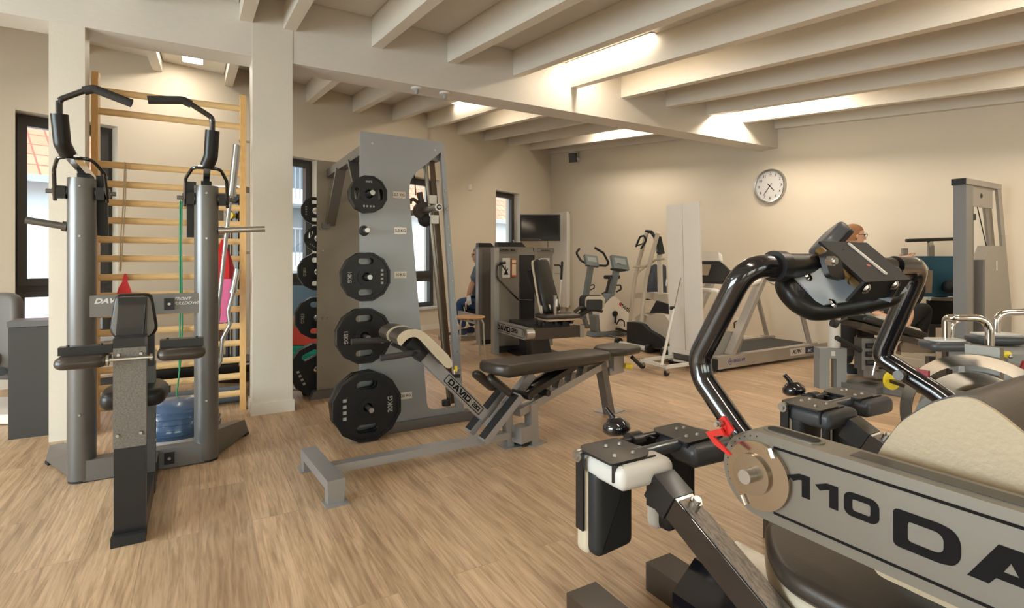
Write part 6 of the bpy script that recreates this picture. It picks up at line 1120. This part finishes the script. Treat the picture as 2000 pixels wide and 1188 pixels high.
o2 = [onpl(*p, (FA-.03, 0, 0), (1, 0, 0)) for p in ((1387, 842), (1417, 835), (1424, 848), (1402, 850), (1437, 886), (1433, 888), (1404, 866))]; m.prism([(-p.y, p.z) for p in o2], .006, YZa(FA-.04), bev=.001)
m.bar(o1[-1]+V((0, .0, 0)), o2[1], .012, .012, ext=.006); rb_ = m.out('pointer_bracket', red, t); m = MB(); o3 = [onpl(*p, (FA-.014, 0, 0), (1, 0, 0)) for p in ((1430, 871), (1438, 864), (1449, 876), (1449, 883), (1444, 887))]; m.prism([(-p.y, p.z) for p in o3], .003, YZa(FA-.001)); m.out('pointer_tip', red, t)
q_ = onpl(1409, 827, (FA-.035, 0, 0), (1, 0, 0)); m = MB(); m.cyl(q_, q_-V((.012, 0, 0)), .0075, n=6); m.cyl(q_-V((.012, 0, 0)), q_-V((.02, 0, 0)), .005, n=12); m.out('bolt', steel, rb_)
m = MB(); q_ = V((AR_-.03, .755, .745)); m.cyl(q_, q_-V((.02, 0, 0)), .014, n=16, bev=.003); m.out('side_bolt', mat('dark_steel', (.16, .155, .15), .35, .8), rl)
m = MB(); m.box((AR_+.0, .715, .752), (.010, .03, .022), frame((0, 0, 0), (1, 0, 0)), .004); m.out('side_bracket', mat('dark_red_paint', (.30, .01, .02), .3), rl)
# far side cover, ring disc
m = MB(); m.prism(circ(-.66, .62, .085, 90, 270, 16) + [(.2, .535), (.2, .705)], .07, YZa(1.85), bev=.02, seg=4); m.out('side_cover', satin, t, smooth=50)
# chest pad, folded plate, round pad
bk_ = mat('felt_blue_grey', (.34, .38, .41), .6)
nF = (-FW + V((0, 0, .55))).normalized(); F = frame(dep(1650, 565, 1.25), RT, z=nF)
def inF(F, pts): 
    q = []
    for p in pts: w_ = F.inverted() @ onpl(*p, F.translation, nF); q.append((w_.x, w_.y))
    return q
po = inF(F, [(1522, 545), (1530, 524), (1560, 515), (1760, 515), (1776, 545), (1774, 578), (1762, 590), (1690, 606), (1625, 617), (1592, 616), (1556, 596), (1532, 570)][::-1])
m = MB(); cushion(m, F @ Matrix.Translation((0, 0, -.05)), roundpoly(po, .015, 3), .055, .024); cp = m.out('chest_pad', leather, t, smooth=60)
po2 = inF(F, [(1547, 545), (1560, 528), (1740, 528), (1752, 545), (1766, 572), (1755, 578), (1606, 599), (1590, 590)][::-1]); m = MB(); m.prism(po2, .006, F @ Matrix.Translation((0, 0, .006))); m.out('felt_backing', bk_, cp)
A_, B_, C_, D_ = onpl(1600, 471, (0, .745, 0), (0, 1, 0)), onpl(1693, 474, (0, .745, 0), (0, 1, 0)), onpl(1779, 546, (0, .59, 0), (0, 1, 0)), onpl(1690, 551, (0, .59, 0), (0, 1, 0))
E_, G_ = onpl(1655, 590, (0, .615, 0), (0, 1, 0)), onpl(1772, 578, (0, .615, 0), (0, 1, 0)); G_.x = C_.x; 
nt_ = (B_-A_).cross(D_-A_).normalized(); nt_ = nt_ if nt_.z > 0 else -nt_
def slabq(m, q, n_, th): m.add([p for p in q]+[p-n_*th for p in q], [(0, 1, 2, 3), (7, 6, 5, 4), (0, 4, 5, 1), (1, 5, 6, 2), (2, 6, 7, 3), (3, 7, 4, 0)], bev=.001, seg=1)
m = MB(); slabq(m, [A_, B_, C_, D_], nt_, .006); n2 = (C_-D_).cross(E_-D_).normalized(); n2 = n2 if n2.y < 0 else -n2; slabq(m, [D_, C_, G_, E_], n2, .006)
H1, H2 = A_+V((0, .01, -.11)), D_+V((0, .02, -.05)); fpz = m.out('folded_plate', mat('dark_satin_plate', (.008, .008, .009), .6, spec=.25), t)
m = MB(); m.prism([(-A_.y, A_.z-.004), (-D_.y, D_.z-.004), (-D_.y-.02, D_.z-.05), (-A_.y-.01, A_.z-.10)], .006, YZa(A_.x+.05), bev=.001); m.out('inner_cheek', black, fpz)
s0, s1 = onpl(1657, 478, A_, nt_), onpl(1729, 537, A_, nt_); m = MB(); m.bar(s0+nt_*.003, s1+nt_*.003, .0065, .004, up=nt_); m.out('white_stripe', whitep, fpz)
r_ = onpl(1696, 519, A_, nt_); m = MB(); m.prism(roundpoly([(-.008, -.004), (.005, -.005), (.009, .003), (-.002, .005)], .002), .001, frame(r_, (B_-A_), z=nt_)); m.out('red_sticker', red, fpz)
brass = mat('brass_shaft', (.32, .22, .10), .3, .9); m = MB(); b0, b1 = onpl(1600, 490, (0, .73, 0), (0, 1, 0)), onpl(1683, 560, (0, .615, 0), (0, 1, 0)); m.cyl(b0, b1, .0115, n=20); b2 = b0.lerp(b1, .55); m.cyl(b2, b0.lerp(b1, .57), .0135, n=20); m.cyl(b0.lerp(b1, .8), b0.lerp(b1, .82), .0135, n=20); m.out('brass_shaft', brass, t)
m = MB(); c_ = onpl(1618, 520, (0, .655, 0), (0, 1, 0)); m.prism(roundpoly([(-.028, -.025), (.028, -.035), (.036, .015), (.0, .035), (-.025, .025)], .01), .012, frame(c_, (1, 0, 0), y=(0, .3, 1)), bev=.002); pb_ = m.out('pivot_plate', black, t)
c2_ = onpl(1617, 510, (0, .645, 0), (0, 1, 0)); m = MB(); m.cyl(c2_, c2_-V((0, .012, 0)), .0115, n=6); m.cyl(c2_-V((0, .012, 0)), c2_-V((0, .018, 0)), .0075, n=14); m.out('hex_bolt', steel, pb_)
m = MB()
for px, py in ((1692, 565), (1747, 558), (1580, 541), (1627, 592)): q_ = onpl(px, py, D_+n2*.002, n2) if px > 1640 else onpl(px, py, F @ V((0, 0, .012)), nF); m.lathe([(.0, .006), (.008, .004), (.012, 0)], frame(q_, (1, 0, 0), z=(n2 if px > 1640 else nF)), 18)
m.out('dome_bolts', chrome, fpz)
ntd = (-RT*.62+V((0, 0, .62))+FW*.22).normalized(); c3 = dep(1617, 468, 1.46); Fp = frame(c3, (FW*.35+RT*.75+V((0, 0, .62))), z=ntd)
m = MB(); cushion(m, Fp @ Matrix.Translation((0, 0, -.02)), roundpoly([(-.058, -.048), (.058, -.048), (.058, .048), (-.058, .048)], .045, 8), .034, .012); rp_ = m.out('round_pad', slate, t, smooth=60); m = MB(); m.prism(rrect(.09, .06, .02), .01, Fp @ Matrix.Translation((.01, -.01, -.03)), bev=.002); m.bar(Fp @ V((0, -.01, -.03)), A_+V((.03, -.02, -.03)), .04, .02); m.out('pad_bracket', black, rp_)
# saddle
prof = [(.545, .46), (.548, .66), (.535, .705), (.498, .771), (.449, .818), (.412, .838), (.388, .841), (.356, .825), (.325, .800), (.25, .74), (.16, .66), (.10, .60), (.08, .50), (.12, .46)]
m = MB(); m.prism(roundpoly([(-y, z) for y, z in prof], .02, 3)[::-1], .46, YZa(1.60), bev=.012, seg=3); sd_ = m.out('saddle', brownv, t, smooth=50)
m = MB(); c_ = (-.33, .64); pr = roundpoly([(-y, z) for y, z in prof], .02, 3)[::-1]; m.prism([(c_[0]+(x-c_[0])*.985, c_[1]+(y-c_[1])*.985) for x, y in pr], .02, YZa(1.15), bev=.008, seg=3); m.out('cream_side', mat('cream_grained_vinyl', (.44, .35, .23), .5, bump=.3, bscale=90), sd_, smooth=50)
so = roundpoly([(1.084, .30), (1.52, .30), (1.52, .86), (1.26, .865), (1.15, .78), (1.084, .70)], [.03, .03, .04, .05, .05, .05], 5)
m = MB(); cushion(m, Matrix.Translation((0, 0, .352)), so, .05, .022, 5); st_ = m.out('seat_pad', brownv, t, smooth=70)
m = MB(); cushion(m, Matrix.Translation((0, 0, .30)), so, .062, .02, 4); m.out('cream_edge', cream, st_, smooth=60)
m = MB(); cushion(m, frame((1.30, .50, .385), (1, 0, 0), z=(0, 0, 1)), roundpoly([(-.06, -.10), (.2, -.10), (.2, .10), (-.06, .06)], .04), .055, .025); m.out('cream_wedge', cream, st_, smooth=60)
m = MB(); m.box((1.36, .50, .27), (.30, .45, .05), bev=.01); m.bar((1.4, .5, .05), (1.4, .5, .28), .12, .12); m.out('seat_frame', satin, t)
# ---------------------------------------------------------------- the neighbouring machine
OX, OY = .945, .012
t = thing('back_machine', 'second back machine just behind, with dark knee pads and big polished steel ring', 'back training machine', (2.4, .5, 0))
foot_unit(t, OX, OY, False)
m = MB(); m.prism([(1.16+OX, 0), (1.16+OX, .13), (1.25+OX, .2), (1.44+OX, .2), (1.5+OX, .1), (1.5+OX, 0)], .75, Matrix(((1, 0, 0, 0), (0, 0, -1, 1.08), (0, 1, 0, 0), (0, 0, 0, 1))), bev=.008); m.out('base_cover', blackg, t)
m = MB(); m.prism(circ(-.702, .6235, .0885, 90, 270, 18) + [(.35, .535), (.35, .712)], bw, YZa(FA+OX+bw), bev=.009, seg=3); m.out('side_beam', satin, t)
pring = mat('polished_ring', (.50, .43, .34), .14, .95); XR_ = 1.93; cy, cz_ = .645, .60
def ring(r0, r1, x, th, a0=0, a1=360, n=64): 
    o_ = [(-cy+r1*cos(R(a0+(a1-a0)*i/n)), cz_+r1*sin(R(a0+(a1-a0)*i/n))) for i in range(n if a1-a0 == 360 else n+1)]; q = [(-cy+r0*cos(R(a0+(a1-a0)*i/n)), cz_+r0*sin(R(a0+(a1-a0)*i/n))) for i in range(n if a1-a0 == 360 else n+1)]
    m = MB()
    if a1-a0 == 360: m.prism(o_, th, YZa(x), [q[::-1]])
    else: m.prism(o_+q[::-1], th, YZa(x))
    return m
m = ring(.168, .20, XR_, .006); m.out('outer_ring', pring, t); m = ring(.10, .150, XR_-.004, .006); m.out('inner_ring', pring, t)
m = MB(); m.box((XR_+.03, cy, cz_), (.03, .08, .45), bev=.006); m.out('ring_post', satin, t)
m = MB(); p_ = dep(1739, 743, 1.95); m.prism([(.028*cos(2*pi*i/24), .033*sin(2*pi*i/24)) for i in range(24)], .012, frame(p_, RT, y=(0, 0, 1)), bev=.003); m.out('yellow_paddle', yellow, t); m = MB(); m.bar(p_+FW*.006, V((XR_+.01, cy, p_.z)), .02, .012); m.out('paddle_stem', black, t); 
# chrome looped pads and pin (third machine on the right edge)
t = thing('hip_machine', 'machine at the right picture edge with two chrome looped pads and yellow pin', 'weight machine', (2.9, .5, 0))
def loop_pad(cx, cy_, d, w=80, name='pad'):
    c = dep(cx, cy_, d); F = frame(c, RT, z=(0, 0, 1)); k = d/1043
    m = MB(); cushion(m, F @ Matrix.Translation((0, 0, -.022)), roundpoly([(-w*k/2, -.06), (w*k/2, -.06), (w*k/2, .06), (-w*k/2, .06)], .045, 6), .042, .019); pd = m.out('loop_pad', slate, t, smooth=60); m = MB(); m.prism(roundpoly([(-w*k/2+.02, -.045), (w*k/2-.02, -.045), (w*k/2-.02, .045), (-w*k/2+.02, .045)], .035, 5), .006, F @ Matrix.Translation((0, 0, .02))); m.out('pale_backing', whitev, pd)
loop_pad(1845, 674, 2.25, 82); loop_pad(1943, 662, 2.45, 96)
m = MB(); m.tube([dep(1848, 668, 2.25), dep(1848, 622, 2.25), dep(1862, 621, 2.22), dep(1933, 621, 2.2), dep(1933, 690, 2.2)], .0155, n=18, fil=.07, fseg=8); m.out('chrome_loop', chrome, t)
m = MB(); m.tube([dep(1857, 668, 2.31), dep(1857, 632, 2.31), dep(1880, 622, 2.31), dep(1915, 622, 2.25)], .013, n=16, fil=.05, fseg=6); m.out('chrome_loop', chrome, t)
m = MB(); m.tube([dep(1946, 655, 2.45), dep(1946, 612, 2.45), dep(2030, 608, 2.4), dep(2040, 660, 2.4)], .0155, n=18, fil=.07, fseg=8); m.out('chrome_loop', chrome, t)
m = MB(); m.cyl(dep(1932, 697, 2.2), dep(1932, 680, 2.2), .028, n=24, bev=.004); m.cyl(dep(1940, 690, 2.18), dep(1952, 691, 2.15), .014, n=16); m.out('collar', rubber, t)
m = MB(); m.cyl(dep(1952, 691, 2.15), dep(1957, 691.5, 2.14), .009, n=14); m.out('pin_neck', whitep, t); m = MB(); m.cyl(dep(1957, 691.5, 2.14), dep(1969, 693, 2.11), .012, .014, n=16, bev=.003); m.out('yellow_pin', yellow, t); m = MB(); m.sphere(dep(1974, 697, 2.1), .008, n=14); m.out('pin_ball', steel, t)
m = MB(); b0, b1 = dep(1880, 712, 2.25), dep(2080, 728, 2.0); b1.z = b0.z; m.bar(b0, b1, .10, .05, bev=.01); m.out('upper_rail', satin, t); pm = b0.lerp(b1, .5); m = MB(); m.bar(V((pm.x, pm.y, 0)), pm-V((0, 0, .02)), .07, .07, bev=.006); m.bar(V((pm.x, pm.y, .03)), V((b0.x+.1, b0.y+.3, .03)), .1, .05); m.out('rail_post', silver, t); m = MB(); b0, b1 = dep(1955, 727, 1.95), dep(2090, 735, 1.8); b1.z = b0.z; m.bar(b0, b1, .07, .05, bev=.01); m.out('lower_rail', satin, t); pm2 = b0.lerp(b1, .5); m = MB(); m.bar(V((pm2.x, pm2.y, .0)), pm2-V((0, 0, .02)), .06, .06, bev=.006); m.bar(V((pm2.x, pm2.y, .03)), V((pm.x, pm.y, .03)), .1, .05); m.out('rail_post', silver, t)
m = MB(); b0 = dep(1985, 690, 2.35); m.box((0, 0, -.04), (.35, .3, .12), frame(b0, RT), .01); m.out('grey_housing', mat('cool_grey_paint', (.24, .25, .25), .45, .2), t)
m = MB(); b0 = dep(1960, 720, 2.3); m.bar(V((b0.x, b0.y, 0)), b0, .12, .1, bev=.01); m.box((b0.x, b0.y, .03), (.7, .3, .06), bev=.01); m.out('stand', silver, t)
m = MB(); o_ = [(1972, 753), (1978, 735), (1990, 720), (1996, 705), (2012, 700), (2015, 735), (1990, 740), (1982, 756)]; F = frame(dep(1990, 730, 1.75), RT, y=(0, 0, 1)); m.prism([((F.inverted() @ onpl(*p, F.translation, -FW)).xy)[:] for p in o_], .008, F, bev=.002); rb2 = m.out('red_bracket', mat('dark_red_paint', (.30, .01, .02), .3), t)
